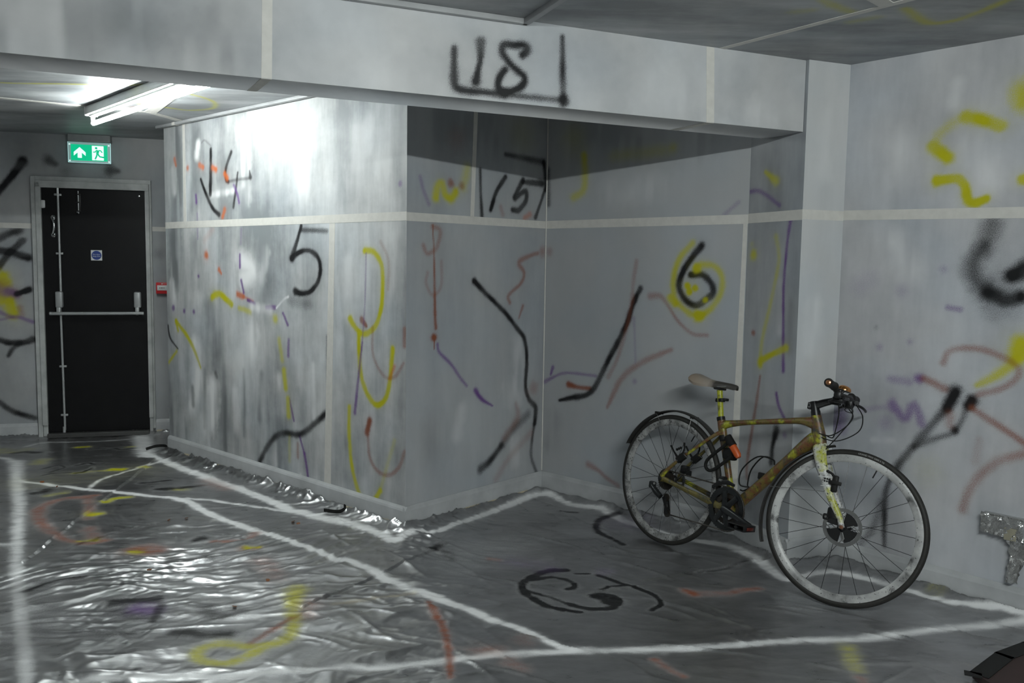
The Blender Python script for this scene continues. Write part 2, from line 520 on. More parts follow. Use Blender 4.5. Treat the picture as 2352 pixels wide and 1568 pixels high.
  ('K',0.65,0.8,[[586,823,128],[544,719,129],[449,663,132],[379,620,134]]),
  ('K',0.5,0.8,[[245,342,164],[217,224,165],[154,118,167]]),
  ('Y',0.9,0.5,[[771,1099,421],[769,1059,422]]),
  ('Y',0.8,0.7,[[760,1032,189],[680,960,193],[618,919,115]]),
  ('R',0.5,0.7,[[478,999,142],[505,1054,141],[599,1071,138],[693,1050,136],[766,1008,134],[759,958,134],[701,912,136],[629,884,138]]),
  ('R',0.65,0.7,[[605,820,139],[692,773,137],[765,734,135],[813,705,133]]),
  ('R',0.4,0.8,[[521,787,165],[518,740,165]]),
  ('R',0.5,0.8,[[815,667,178],[736,631,181],[667,567,184],[615,476,186],[593,389,188]]),
  ('R',0.2,0.9,[[640,694,161],[630,601,162]]),
  ('P',0.65,0.7,[[273,797,198],[330,740,196],[369,800,195],[404,730,193]]),
  ('P',0.25,0.8,[[121,744,115],[221,774,113],[275,771,112]]),
  ('P',0.25,0.9,[[247,707,300]]),
  ('P',0.5,0.9,[[30,717,312],[29,655,313]]),
  ('Y',0.1,0.9,[[440,527,603]]),
  ('W',0.3,0.8,[[193,621,138],[282,633,136]]),
 ],
 'G': [
  ('D',0.42,0.9,[[-216,2099,1204],[72,2092,1260],[300,2087,1305]]),
  ('D',0.25,0.9,[[427,2102,1049],[709,2093,1092]]),
  ('D',0.25,0.9,[[654,2157,721],[708,2051,729]]),
  ('W',0.2,0.9,[[2319,2120,1071],[2535,2105,1098]]),
  ('W',0.2,0.9,[[1186,2041,623]]),
  ('W',0.3,0.9,[[2880,2062,761]]),
  ('K',0.93,0.55,[[1454,2176,123],[1453,2098,175],[1458,2045,175],[1489,2029,166],[1575,2029,136],[1657,2027,159]]),
  ('K',0.75,0.7,[[1657,2027,116],[1783,2029,118],[1909,2030,120]]),
  ('K',0.95,0.4,[[1911,2030,273]]),
  ('K',0.88,0.6,[[1899,2271,97],[1902,2158,141],[1908,2044,142]]),
  ('K',0.9,0.4,[[1909,2027,22],[1909,2000,22]]),
  ('K',0.95,0.5,[[1560,2212,208],[1557,2145,125],[1549,2109,135],[1541,2066,208]]),
  ('K',0.93,0.55,[[1730,2182,159],[1750,2202,192],[1737,2220,159],[1693,2216,159],[1654,2213,158],[1647,2185,158],[1684,2141,159],[1739,2103,160],[1732,2071,160],[1685,2044,159],[1637,2049,158],[1633,2080,158],[1659,2121,158]]),
 ],
 'H': [
  ('Y',0.6,0.7,[[1054,3039,215],[1086,3076,218],[1201,3172,225]]),
  ('Y',0.35,0.9,[[1005,3182,258],[1054,3159,256]]),
  ('Y',0.35,0.9,[[1254,3295,234],[1322,3230,229]]),
  ('Y',0.7,0.7,[[1378,3122,190],[1537,3291,250],[1617,3264,199],[1651,3165,192],[1671,3047,185],[1677,2999,182]]),
  ('Y',0.7,0.7,[[-2760,4646,119],[-2654,4660,119],[-2445,4656,119],[-2090,4663,119],[-1977,4633,118]]),
  ('Y',0.7,0.7,[[-1874,4782,122],[-1854,4827,123],[-1789,4967,127],[-1771,5107,131],[-1824,5275,135],[-1900,5353,137],[-2033,5394,138],[-2144,5302,136],[-2251,5213,133]]),
  ('R',0.35,0.8,[[-2353,5319,163],[-2251,5268,162]]),
  ('R',0.4,0.8,[[-2140,4518,139],[-2129,4538,139]]),
  ('R',0.5,0.8,[[-2945,5624,115],[-2919,5637,116]]),
 ],
 'Z': [
  ('W',0.75,0.8,[[-3353,5699,456],[-3100,5262,361],[-2707,4609,317],[-2248,3793,256],[-2118,3581,230],[-1875,3178,224],[-1697,2887,221],[-1545,2643,207]]),
  ('W',0.8,0.6,[[-2861,6528,669],[-2604,5993,615],[-2540,5887,336]]),
  ('W',0.9,0.6,[[-2536,5914,270],[-2388,5777,297],[-2031,5419,372],[-1581,5000,338],[-1254,4679,343],[-1140,4593,353],[-953,4458,398],[-850,4394,386],[-673,4236,358],[-567,4111,263],[-485,4231,276],[-391,4249,199],[-215,4496,220],[-18,4772,246],[203,5044,219],[356,4846,254],[528,4732,268],[646,4525,270],[875,4283,245],[1091,4137,271],[1186,3917,283],[1232,3711,209],[1318,3747,214],[1462,3814,223],[1503,3799,205],[1619,3706,215],[1710,3597,191],[1834,3468,166],[1954,3395,178],[2076,3301,172]]),
  ('W',0.9,0.55,[[-3027,5169,177],[-2767,5080,204],[-2446,4969,228],[-2109,4864,221],[-1868,4777,264],[-1602,4503,256],[-1301,4261,248],[-1046,4049,223],[-853,3891,223],[-776,3812,247],[-551,3626,268],[-395,3464,272],[-153,3284,246],[65,3103,200],[216,2952,163]]),
  ('W',0.7,0.7,[[-1857,4814,160],[-1702,4786,157],[-1488,4701,150],[-1142,4601,142]]),
  ('W',0.7,0.7,[[-2519,4984,143],[-2554,5230,150],[-2477,5472,156],[-2406,5711,163],[-2374,5817,166]]),
  ('W',0.75,0.8,[[-1364,2663,186],[-954,2705,182],[-566,2776,185],[-383,2807,187],[-196,2854,191],[-3,2904,197],[228,2946,243],[396,2962,226],[599,2983,210],[790,3021,217],[993,3057,225],[1095,3072,229],[1381,3112,241],[1542,3164,252],[1699,3201,261],[1866,3235,271],[2061,3275,283]]),
  ('W',0.55,0.7,[[-3544,5804,265],[-3462,5783,264],[-3402,5721,261]]),
  ('W',0.45,0.8,[[-3561,6173,141],[-3509,6317,144],[-3327,6346,145],[-3064,6414,146],[-2899,6509,148]]),
  ('W',0.5,0.7,[[-2452,3990,163],[-2397,3992,162]]),
  ('R',0.6,0.7,[[-2412,4847,391],[-2526,4804,388],[-2583,4737,382],[-2586,4607,368],[-2499,4425,341],[-2382,4265,318],[-2247,4138,298],[-2133,4044,284],[-2010,4004,276],[-1961,4052,280]]),
  ('R',0.5,0.8,[[-2420,4801,317],[-2307,4588,292],[-2225,4408,271]]),
  ('R',0.45,0.8,[[-2139,4234,391],[-2019,4075,362]]),
  ('Y',0.8,0.7,[[-2246,4493,374],[-2226,4511,376]]),
  ('Y',0.75,0.7,[[-2292,4727,273],[-2265,4791,279],[-2204,4822,281]]),
  ('Y',0.6,0.8,[[-2077,4046,231],[-2028,4062,232]]),
  ('R',0.75,0.8,[[-1770,3897,469],[-1716,3906,702],[-1661,3896,510]]),
  ('Y',0.7,0.8,[[-1753,3874,232],[-1729,3869,231]]),
  ('R',0.65,0.7,[[-1287,4213,285],[-1279,4111,198],[-1375,4080,197],[-1441,4063,196]]),
  ('R',0.5,0.8,[[-1257,3945,276],[-1200,3960,277]]),
  ('Y',0.7,0.7,[[-1243,3964,209],[-1200,3973,209]]),
  ('Y',0.9,0.7,[[-3173,6171,315],[-3119,6190,316]]),
  ('Y',0.6,0.7,[[-2823,6197,226],[-2795,6214,227]]),
  ('Y',0.85,0.6,[[-2604,5488,321],[-2548,5503,322]]),
  ('Y',0.5,0.7,[[-2800,5382,197],[-2695,5423,198],[-2537,5480,200]]),
  ('Y',0.6,0.7,[[-2443,5558,244],[-2412,5572,244]]),
  ('Y',0.4,0.8,[[-3183,5659,496],[-3204,5761,505]]),
  ('Y',0.12,1,[[-2931,5164,1891],[-2670,5288,1936],[-2477,5472,2001]]),
  ('Y',0.3,0.9,[[-3674,6046,618],[-3573,5982,611]]),
  ('Y',0.25,0.9,[[-3494,6089,533]]),
  ('Y',0.4,0.8,[[-2684,4860,285],[-2620,4930,289]]),
  ('K',0.8,0.7,[[-3067,6119,179],[-2915,6160,180],[-2833,6107,178],[-2760,6156,180]]),
  ('K',0.8,0.7,[[-3505,5944,391],[-3454,5990,394],[-3372,5982,393]]),
  ('K',0.8,0.7,[[-2905,5916,151],[-2837,5935,152]]),
  ('K',0.8,0.7,[[-3071,5493,141],[-3020,5594,143],[-2944,5538,142],[-2970,5406,138]]),
  ('K',0.8,0.7,[[-2898,5590,204],[-2850,5681,208],[-2798,5634,206],[-2750,5662,207]]),
  ('K',0.8,0.7,[[-2971,5326,156],[-2928,5385,158],[-2836,5402,158]]),
  ('K',0.8,0.7,[[-2787,5383,177],[-2755,5431,179],[-2762,5537,182]]),
  ('K',0.8,0.7,[[-2284,5172,265],[-2201,5219,268],[-2134,5256,269]]),
  ('K',0.8,0.7,[[-2095,5009,404],[-2014,5054,407],[-1906,5111,412]]),
  ('K',0.8,0.7,[[-2774,4892,502],[-2744,4923,505],[-2750,4991,512]]),
  ('K',0.8,0.7,[[-1525,4066,322],[-1504,4113,328]]),
  ('K',0.55,0.8,[[-2095,3925,147],[-2011,4102,157],[-1899,4289,168]]),  # fold in the sheet: its dark crease shade drawn as a stroke
  ('K',0.8,0.7,[[-1986,3409,191],[-1930,3518,200],[-1833,3572,203]]),
  ('K',0.3,0.9,[[-1402,3831,574],[-1323,3777,556]]),
  ('K',0.5,0.8,[[-2065,5051,370],[-2069,5001,367]]),
  ('Y',0.4,0.8,[[-1982,5006,294],[-1948,5018,294]]),
  ('R',0.35,0.9,[[-1899,5248,538],[-1711,5052,517]]),
  ('K',0.88,0.7,[[-1579,3299,416],[-1515,3319,418],[-1423,3331,416]]),
  ('P',0.7,0.8,[[-1452,3235,464],[-1398,3229,460]]),
  ('K',0.55,0.8,[[-1532,3211,396],[-1412,3163,381]]),
  ('K',0.75,0.7,[[-1374,3281,202],[-1345,3129,186]]),
  ('K',0.6,0.8,[[-1526,3009,296],[-1445,3001,292],[-1384,3025,294]]),
  ('K',0.85,0.8,[[-1221,3038,320],[-1120,3023,315],[-1025,3027,313]]),
  ('K',0.6,0.8,[[-1186,3258,392],[-1120,3182,375],[-1054,3213,379]]),
  ('K',0.4,0.9,[[-2029,3484,797],[-1834,3263,700]]),
  ('K',0.35,0.95,[[-1749,2885,853],[-1763,3102,959]]),
  ('Y',0.6,0.75,[[-875,3435,456],[-850,3254,286],[-804,3102,263],[-803,2980,245],[-876,2929,239],[-947,2933,241],[-1027,2944,244],[-1082,2891,238],[-1056,2819,227],[-974,2790,222],[-916,2834,226],[-863,2926,238]]),
  ('R',0.6,0.8,[[-831,3160,181],[-879,3043,170],[-920,2962,163]]),
  ('R',0.25,0.95,[[-777,3304,488],[-781,3178,456]]),
  ('R',0.3,0.95,[[-1128,3785,509],[-991,3577,456]]),
  ('R',0.75,0.7,[[-320,3343,130],[-291,3258,187],[-242,3107,171],[-205,2897,151],[-187,2730,136]]),
  ('R',0.5,0.8,[[-88,3889,172],[-47,3880,171]]),
  ('R',0.35,0.9,[[-116,2927,384],[-31,2923,383]]),
  ('R',0.4,0.9,[[8,2845,316],[53,2799,307]]),
  ('R',0.7,0.8,[[763,3559,241],[786,3516,236]]),
  ('R',0.4,0.9,[[786,3516,291],[941,3537,297]]),
  ('R',0.7,0.8,[[978,3558,225],[1082,3597,231]]),
  ('R',0.65,0.8,[[519,2895,178],[549,2831,171],[597,2770,165]]),
  ('R',0.3,0.9,[[55,3017,405]]),
  ('K',0.92,0.55,[[260,3773,244],[173,3747,241],[89,3653,229],[59,3545,217],[99,3423,204],[180,3332,194],[284,3292,190]]),
  ('K',0.9,0.6,[[96,3632,170],[196,3678,174],[267,3639,171],[287,3574,166],[253,3543,163]]),
  ('K',0.8,0.7,[[88,3502,159],[151,3457,156],[238,3387,150]]),
  ('K',0.93,0.55,[[257,3374,215],[323,3337,211],[384,3340,212],[429,3359,214],[458,3437,224],[435,3478,229]]),
  ('K',0.95,0.5,[[386,3476,456],[420,3422,443]]),
  ('K',0.85,0.65,[[404,3549,164],[457,3586,167],[517,3609,170]]),
  ('K',0.92,0.6,[[404,3714,178],[522,3604,169],[606,3523,163],[630,3407,154],[584,3343,148]]),
  ('K',0.85,0.6,[[306,3731,120],[361,3733,120]]),
  ('K',0.85,0.6,[[613,4661,243],[515,4606,237],[467,4484,225],[468,4356,213],[523,4238,203],[567,4152,196]]),
  ('P',0.25,0.95,[[646,4493,1135]]),
  ('P',0.2,0.95,[[32,3860,719],[164,3814,704]]),
  ('K',0.85,0.7,[[-367,3998,340],[-348,4037,346]]),
  ('K',0.6,0.9,[[-308,3958,356],[-271,3881,343]]),
  ('K',0.65,0.8,[[866,3777,125],[997,3833,129],[1128,3938,136]]),  # sheet seam: its shadow and dirt line drawn into the colour
  ('K',0.8,0.7,[[295,4711,123],[380,4699,123]]),
  ('P',0.3,0.95,[[439,3770,407]]),
  ('Y',0.45,0.9,[[1251,3023,347],[1210,2852,314]]),
  ('R',0.55,0.8,[[1200,2789,201],[1196,2744,196]]),
  ('T',0.35,0.8,[[-691,3307,152],[-537,3379,157],[-391,3426,160]]),
  ('Y',0.25,0.9,[[1836,3553,322]]),
  ('D',0.5,0.95,[[1240,3449,850],[1415,3433,856]]),  # soft dark patch around the foot of the front wheel
  ('D',0.4,0.95,[[-233,3768,950],[68,4216,1169]]),
 ],
}

def paint_field(xs, ys, key):
    """RGBA of the paint marks at every vertex of a grid"""
    C = np.zeros((len(xs), len(ys), 3)); A = np.zeros((len(xs), len(ys))); G = np.zeros((len(xs), len(ys)))
    for col, op, soft, pts in STROKES.get(key, []):
        P = [(p[0] / 1000, p[1] / 1000, p[2] / 10000) for p in pts]
        P = catmull(P, 5)
        reach = [max(p[2], 1e-3) * (1 + soft) * 1.8 + 0.004 for p in P]
        x0 = min(p[0] - q for p, q in zip(P, reach)); x1 = max(p[0] + q for p, q in zip(P, reach))
        y0 = min(p[1] - q for p, q in zip(P, reach)); y1 = max(p[1] + q for p, q in zip(P, reach))
        i0, i1 = np.searchsorted(xs, x0), np.searchsorted(xs, x1)
        j0, j1 = np.searchsorted(ys, y0), np.searchsorted(ys, y1)
        if i1 <= i0 or j1 <= j0:
            continue
        X, Y = np.meshgrid(xs[i0:i1], ys[j0:j1], indexing='ij')
        a = np.zeros_like(X)
        wob = 0.80 + 0.40 * (0.6 * vnoise(X * 30 + 7, Y * 30, 54) + 0.4 * vnoise(X * 75, Y * 75 + 5, 55))
        sf = min(1.0, soft * 1.25)
        if len(P) == 1:
            P = [P[0], P[0]]
        for p, q in zip(P[:-1], P[1:]):
            dx, dy = q[0] - p[0], q[1] - p[1]
            L2 = dx * dx + dy * dy
            t = np.clip(((X - p[0]) * dx + (Y - p[1]) * dy) / L2, 0, 1) if L2 > 1e-12 else np.zeros_like(X)
            d = np.hypot(X - p[0] - t * dx, Y - p[1] - t * dy)
            r = np.maximum(p[2] + t * (q[2] - p[2]), 0.0015)
            r = r * wob
            v = np.clip((1 + sf - d / r) / (2 * sf), 0, 1)
            v = v * v * (3 - 2 * v)
            v = np.maximum(v, 0.16 * np.exp(-(d / r / 1.7) ** 2))
            a = np.maximum(a, v)
        if col in 'WDSL' and key not in 'Z':      # brushed and rolled paint, painted beam shade too: dragged streaks, broken edges
            a *= np.clip(0.15 + 1.25 * vnoise(X * 26 + 3, Y * 4 + 1, 51) * (0.5 + vnoise(X * 9, Y * 7, 52)), 0, 1.1)
        elif key != 'Z':                          # spray: density wanders along the stroke
            a *= 0.80 + 0.28 * vnoise(X * 14, Y * 14, 53)
        a = np.clip(a * op, 0, 1)
        c = np.array(PAINT[col])
        C[i0:i1, j0:j1] = C[i0:i1, j0:j1] * (1 - a[..., None]) + c * a[..., None]
        A[i0:i1, j0:j1] = A[i0:i1, j0:j1] * (1 - a) + a
        G[i0:i1, j0:j1] = G[i0:i1, j0:j1] * (1 - a) + (0.0 if col in 'WSDLT' and key != 'Z' else 1.0) * a
    out = np.zeros((len(xs), len(ys), 5))
    out[..., :3] = C / np.maximum(A, 1e-4)[..., None]
    out[..., 3] = A
    out[..., 4] = G / np.maximum(A, 1e-4)
    return out

def grid_object(name, pos, uv, rgba, mat, keep=None, parent=None, extra=None, smooth=False):
    """pos (nx,ny,3); uv (nx,ny,2); quads over the grid; extra = (verts, faces) closing the body"""
    nx, ny = pos.shape[:2]
    idx = np.arange(nx * ny).reshape(nx, ny)
    q = np.stack([idx[:-1, :-1], idx[1:, :-1], idx[1:, 1:], idx[:-1, 1:]], -1).reshape(-1, 4)
    if keep is not None:
        q = q[keep.reshape(-1)]
    V = pos.reshape(-1, 3); U = uv.reshape(-1, 2); C = rgba.reshape(-1, 5)
    if keep is not None:
        used = np.zeros(len(V), bool); used[q] = True
        remap = np.cumsum(used) - 1
        V, U, C = V[used], U[used], C[used]
        q = remap[q]
    nv = len(V)
    ex = 0
    if extra is not None:
        ev = np.array(extra[0], float)
        ef = np.array(extra[1], int)
        ef = np.where(ef >= 0, ef + nv, 0) if len(ef) else ef
        V = np.vstack([V, ev]); ex = len(ev)
        U = np.vstack([U, ev[:, [0, 2]] * 0.9 + 5]); C = np.vstack([C, np.zeros((ex, 5))])
        q = np.vstack([q, ef])
    me = bpy.data.meshes.new(name)
    me.vertices.add(len(V)); me.vertices.foreach_set('co', V.astype(np.float32).ravel())
    me.loops.add(q.size); me.loops.foreach_set('vertex_index', q.astype(np.int32).ravel())
    me.polygons.add(len(q))
    me.polygons.foreach_set('loop_start', np.arange(0, q.size, 4, dtype=np.int32))
    me.update(calc_edges=True)
    if smooth:
        me.polygons.foreach_set('use_smooth', np.ones(len(q), bool))
    at = me.attributes.new('paint', 'FLOAT_COLOR', 'POINT')
    at.data.foreach_set('color', C[:, :4].astype(np.float32).ravel())
    at = me.attributes.new('grain', 'FLOAT', 'POINT')
    at.data.foreach_set('value', C[:, 4].astype(np.float32).ravel())
    at = me.attributes.new('sz', 'FLOAT_VECTOR', 'POINT')
    at.data.foreach_set('vector', np.column_stack([U, np.zeros(len(U))]).astype(np.float32).ravel())
    me.validate()
    me.materials.append(mat)
    o = bpy.data.objects.new(name, me)
    COL.objects.link(o)
    if parent:
        o.parent = parent
    return o

# ------------------------------------------------------------------ materials
MATS = {}
class NT:
    def __init__(s, name):
        s.mat = bpy.data.materials.new(name)
        s.mat.use_nodes = True
        s.t = s.mat.node_tree
        s.b = s.t.nodes['Principled BSDF']
    def n(s, typ, **kw):
        nd = s.t.nodes.new(typ)
        for k, v in kw.items():
            setattr(nd, k, v)
        return nd
    def l(s, a, b):
        s.t.links.new(a, b)
    def math(s, op, a, b=None, clamp=False):
        nd = s.n('ShaderNodeMath', operation=op)
        nd.use_clamp = clamp
        for i, v in enumerate((a, b)):
            if v is None: continue
            if isinstance(v, (int, float)): nd.inputs[i].default_value = v
            else: s.l(v, nd.inputs[i])
        return nd.outputs[0]
    def mix(s, f, a, b):
        nd = s.n('ShaderNodeMix', data_type='RGBA')
        for sock, v in ((nd.inputs[0], f), (nd.inputs[6], a), (nd.inputs[7], b)):
            if isinstance(v, (int, float)): sock.default_value = v
            elif isinstance(v, tuple): sock.default_value = (*v[:3], 1)
            else: s.l(v, sock)
        return nd.outputs[2]
    def noise(s, vec, scale, detail=3, rough=0.55, mapscale=None, loc=(0, 0, 0), rot=(0, 0, 0)):
        if mapscale or loc != (0, 0, 0) or rot != (0, 0, 0):
            mp = s.n('ShaderNodeMapping')
            mp.inputs['Location'].default_value = loc
            mp.inputs['Rotation'].default_value = rot
            mp.inputs['Scale'].default_value = mapscale or (1, 1, 1)
            s.l(vec, mp.inputs[0]); vec = mp.outputs[0]
        nd = s.n('ShaderNodeTexNoise')
        nd.inputs['Scale'].default_value = scale
        nd.inputs['Detail'].default_value = detail
        nd.inputs['Roughness'].default_value = rough
        s.l(vec, nd.inputs['Vector'])
        return nd.outputs['Fac']
    def ramp(s, f, stops):
        nd = s.n('ShaderNodeValToRGB')
        e = nd.color_ramp.elements
        e[0].position, e[0].color = stops[0][0], (*stops[0][1], 1)
        e[1].position, e[1].color = stops[-1][0], (*stops[-1][1], 1)
        for p, c in stops[1:-1]:
            x = e.new(p); x.color = (*c, 1)
        s.l(f, nd.inputs[0])
        return nd.outputs[0]
    def bump(s, h, strength, dist=0.01):
        nd = s.n('ShaderNodeBump')
        nd.inputs['Strength'].default_value = strength
        nd.inputs['Distance'].default_value = dist
        s.l(h, nd.inputs['Height'])
        s.l(nd.outputs[0], s.b.inputs['Normal'])

def plain(name, col, rough=0.5, metal=0.0, spec=0.5, var=0.12, bump=0.0, scale=30, emit=None, es=0.0):
    if name in MATS: return MATS[name]
    t = NT(name)
    tc = t.n('ShaderNodeTexCoord').outputs['Object']
    f = t.noise(tc, scale, 4)
    lo = tuple(c * (1 - var) for c in col); hi = tuple(min(1, c * (1 + var)) for c in col)
    t.l(t.ramp(f, [(0.3, lo), (0.7, hi)]), t.b.inputs['Base Color'])
    t.b.inputs['Roughness'].default_value = rough
    t.b.inputs['Metallic'].default_value = metal
    t.b.inputs['Specular IOR Level'].default_value = spec
    if bump: t.bump(f, bump, 0.002)
    if emit:
        t.b.inputs['Emission Color'].default_value = (*emit, 1)
        t.b.inputs['Emission Strength'].default_value = es
    MATS[name] = t.mat
    return t.mat

def painted_surface(name, dark, light, loc=(0, 0, 0), streak=(6.5, 1.1, 1), big=(1.2, 0.8, 1), rot=0.0, rough=0.45, contrast=1.0, tint=(0.95, 1.0, 1.05)):
    """brushed and sprayed grey-silver paint with the stroke marks of the surface on top"""
    t = NT(name)
    sz = t.n('ShaderNodeAttribute', attribute_name='sz').outputs['Vector']
    a = t.noise(sz, 1.0, 3, 0.5, mapscale=big, loc=loc, rot=(0, 0, rot))
    b = t.noise(sz, 1.0, 4, 0.6, mapscale=streak, loc=loc, rot=(0, 0, rot))
    c = t.noise(sz, 9.0, 4, 0.6, loc=loc)
    v = t.math('ADD', t.math('MULTIPLY', a, 0.5), t.math('ADD', t.math('MULTIPLY', b, 0.38), t.math('MULTIPLY', c, 0.12)))
    base = t.ramp(v, [(0.5 - 0.16 / contrast, dark), (0.5, tuple((x + y) / 2 for x, y in zip(dark, light))), (0.5 + 0.16 / contrast, light)])
    cool = t.noise(sz, 1.7, 2, loc=(loc[0] + 7, loc[1], 0))
    base = t.mix(t.math('MULTIPLY', t.math('SUBTRACT', cool, 0.45, True), 1.6), base, t.mix(1.0, base, base))
    nd = t.n('ShaderNodeMix', data_type='RGBA', blend_type='MULTIPLY')
    t.l(t.math('MULTIPLY', t.math('SUBTRACT', cool, 0.42, True), 3.0, True), nd.inputs[0])
    t.l(base, nd.inputs[6]); nd.inputs[7].default_value = (*tint, 1)
    base = nd.outputs[2]
    at = t.n('ShaderNodeAttribute', attribute_name='paint')
    al = t.math('MULTIPLY', at.outputs['Alpha'], 1.07, True)
    sp = t.noise(sz, 230.0, 2, 0.6)
    grain = t.n('ShaderNodeAttribute', attribute_name='grain').outputs['Fac']
    edge = t.math('MULTIPLY', t.math('MULTIPLY', al, t.math('SUBTRACT', 1.0, al)), grain)
    al2 = t.math('ADD', al, t.math('MULTIPLY', edge, t.math('MULTIPLY', t.math('SUBTRACT', sp, 0.5), 5.0)), True)
    t.l(t.mix(al2, base, at.outputs['Color']), t.b.inputs['Base Color'])
    t.b.inputs['Specular IOR Level'].default_value = 0.22
    rr = t.math('ADD', t.math('MULTIPLY', b, 0.3), rough - 0.16)
    t.l(rr, t.b.inputs['Roughness'])
    fine = t.noise(sz, 60.0, 4, 0.6)
    t.bump(t.math('ADD', t.math('MULTIPLY', fine, 0.35), t.math('MULTIPLY', c, 1.0)), 0.10, 0.006)
    return t.mat

M_TAPE = plain('masking_tape_white', (0.60, 0.585, 0.545), 0.6, var=0.05)
M_TAN = plain('masking_tape_tan', (0.52, 0.46, 0.33), 0.6, var=0.12)
M_SKIRT = plain('skirting_paint', (0.44, 0.45, 0.455), 0.42, var=0.16, scale=6)
M_FRAME = plain('door_frame_paint', (0.42, 0.43, 0.42), 0.45, var=0.2, scale=9)
M_DOOR = plain('black_gloss_door', (0.005, 0.005, 0.0055), 0.5, var=0.2, bump=0.08, spec=0.2, scale=8)
M_HARD = plain('silver_powder_coat', (0.36, 0.37, 0.37), 0.42, 0.35, var=0.06)
M_CHROME = plain('chrome', (0.62, 0.63, 0.63), 0.18, 1.0, var=0.05)
M_BLACK = plain('black_rubber', (0.009, 0.009, 0.0085), 0.55, spec=0.22)
M_BLKM = plain('black_anodised', (0.010, 0.010, 0.0105), 0.38, 0.1, spec=0.35)
M_WHITE = plain('white_plastic', (0.72, 0.73, 0.72), 0.4, var=0.03)
M_CONC = plain('concrete', (0.22, 0.22, 0.22), 0.8, var=0.2, scale=5)
# ------------------------------------------------------------------ plan of the room (metres)
A0 = np.array([-2.450, 6.049]); AB = np.array([-0.537, 4.314]); BC = np.array([0.193, 5.142]); CF = np.array([1.155, 4.242])
FE = np.array([1.299, 3.880]); ED = np.array([1.516, 3.964]); D2 = np.array([3.90, 1.26])
W0 = np.array([-4.30, 6.254]); W1 = np.array([-1.58, 7.034]); WR = np.array([-3.868, 6.378])
CEIL = 2.312
POLY = [np.array(p) for p in ((-4.30, -2.6), W0, W1, A0, AB, BC, CF, FE, ED, D2, (3.90, -2.6))]

def nrm(P, Q):
    e = (Q - P) / np.linalg.norm(Q - P)
    return e, np.array([e[1], -e[0]])        # along, out of the wall into the room

def axis(a, b, step, fine=None, coarse=0.12):
    """grid line positions, fine inside the interval 'fine'"""
    if fine is None:
        return np.linspace(a, b, max(2, int(round((b - a) / step)) + 1))
    f0, f1 = max(a, fine[0]), min(b, fine[1])
    out = [np.linspace(f0, f1, int(round((f1 - f0) / step)) + 1)]
    if f0 > a: out.insert(0, np.linspace(a, f0, max(2, int((f0 - a) / coarse) + 1))[:-1])
    if f1 < b: out.append(np.linspace(f1, b, max(2, int((b - f1) / coarse) + 1))[1:])
    return np.concatenate(out)

def wall(name, P, Q, key, mat, step=0.008, z0=-0.02, z1=CEIL + 0.01, s_off=0.0, fine=None, zfine=None, back=0.09, inset=0.012):
    e, n = nrm(P, Q)
    Ln = np.linalg.norm(Q - P)
    xs = axis(0, Ln, step, fine); zs = axis(z0, z1, step, zfine)
    S, Z = np.meshgrid(xs, zs, indexing='ij')
    pos = np.stack([P[0] + e[0] * S, P[1] + e[1] * S, Z], -1)
    rgba = paint_field(xs + s_off, zs, key) if key else np.zeros((len(xs), len(zs), 5))
    bv = []
    for d in (0.003, back):
        for s_ in (inset, Ln - inset):
            for z in (z0, z1 - 0.002):
                q = P + e * s_ - n * d
                bv.append((q[0], q[1], z))
    bf = [(0, 1, 3, 2), (4, 6, 7, 5), (0, 2, 6, 4), (1, 5, 7, 3), (0, 4, 5, 1), (2, 3, 7, 6)]
    o = grid_object(name, pos, np.stack([S + s_off, Z], -1), rgba, mat, extra=(bv, bf))
    return struct(o)

GREY_D, GREY_L = (0.30, 0.31, 0.32), (0.46, 0.465, 0.47)
wA = wall('wall_store_front', A0, AB, 'A', painted_surface('paint_store_front', (0.22, 0.23, 0.235), (0.60, 0.605, 0.60), (3, 1, 0), streak=(6, 0.9, 1), contrast=1.6), 0.0075)
wB = wall('wall_store_side', AB, BC, 'B', painted_surface('paint_store_side', GREY_D, (0.43, 0.44, 0.445), (11, 4, 0)), 0.0075)
wC = wall('wall_alcove', BC, CF, 'C', painted_surface('paint_alcove', (0.35, 0.36, 0.365), (0.43, 0.435, 0.44), (21, 2, 0), streak=(3, 1.2, 1)), 0.0075)
wF = wall('wall_pillar_side', CF, FE, 'F', painted_surface('paint_pillar_side', (0.23, 0.24, 0.25), (0.45, 0.46, 0.47), (31, 8, 0)), 0.0075, back=0.12)
wE = wall('wall_pillar_front', FE, ED, 'E', painted_surface('paint_pillar_front', (0.44, 0.45, 0.45), (0.58, 0.58, 0.58), (41, 3, 0)), 0.012)
wD = wall('wall_right', ED, D2, 'D', painted_surface('paint_right', (0.31, 0.315, 0.33), (0.54, 0.54, 0.55), (51, 5, 0), streak=(5, 1.0, 1), contrast=1.35), 0.0075, fine=(0, 1.15))
wW = wall('wall_door', W0, W1, 'W', painted_surface('paint_door_wall', (0.26, 0.265, 0.27), (0.46, 0.46, 0.455), (61, 6, 0), streak=(3.5, 1.2, 1)), 0.009, s_off=-float(np.linalg.norm(WR - W0)), fine=(0.3, 1.9))
M_ROOM = painted_surface('paint_room_rest', GREY_D, GREY_L, (71, 6, 0))
wall('wall_store_return', W1, A0, None, M_ROOM, 0.3)
wall('wall_left', np.array([-4.30, -2.6]), W0, None, M_ROOM, 0.4)
wall('wall_rear', np.array([3.90, -2.6]), np.array([-4.30, -2.6]), None, M_ROOM, 0.4)
wall('wall_far_right', D2, np.array([3.90, -2.6]), None, M_ROOM, 0.4)

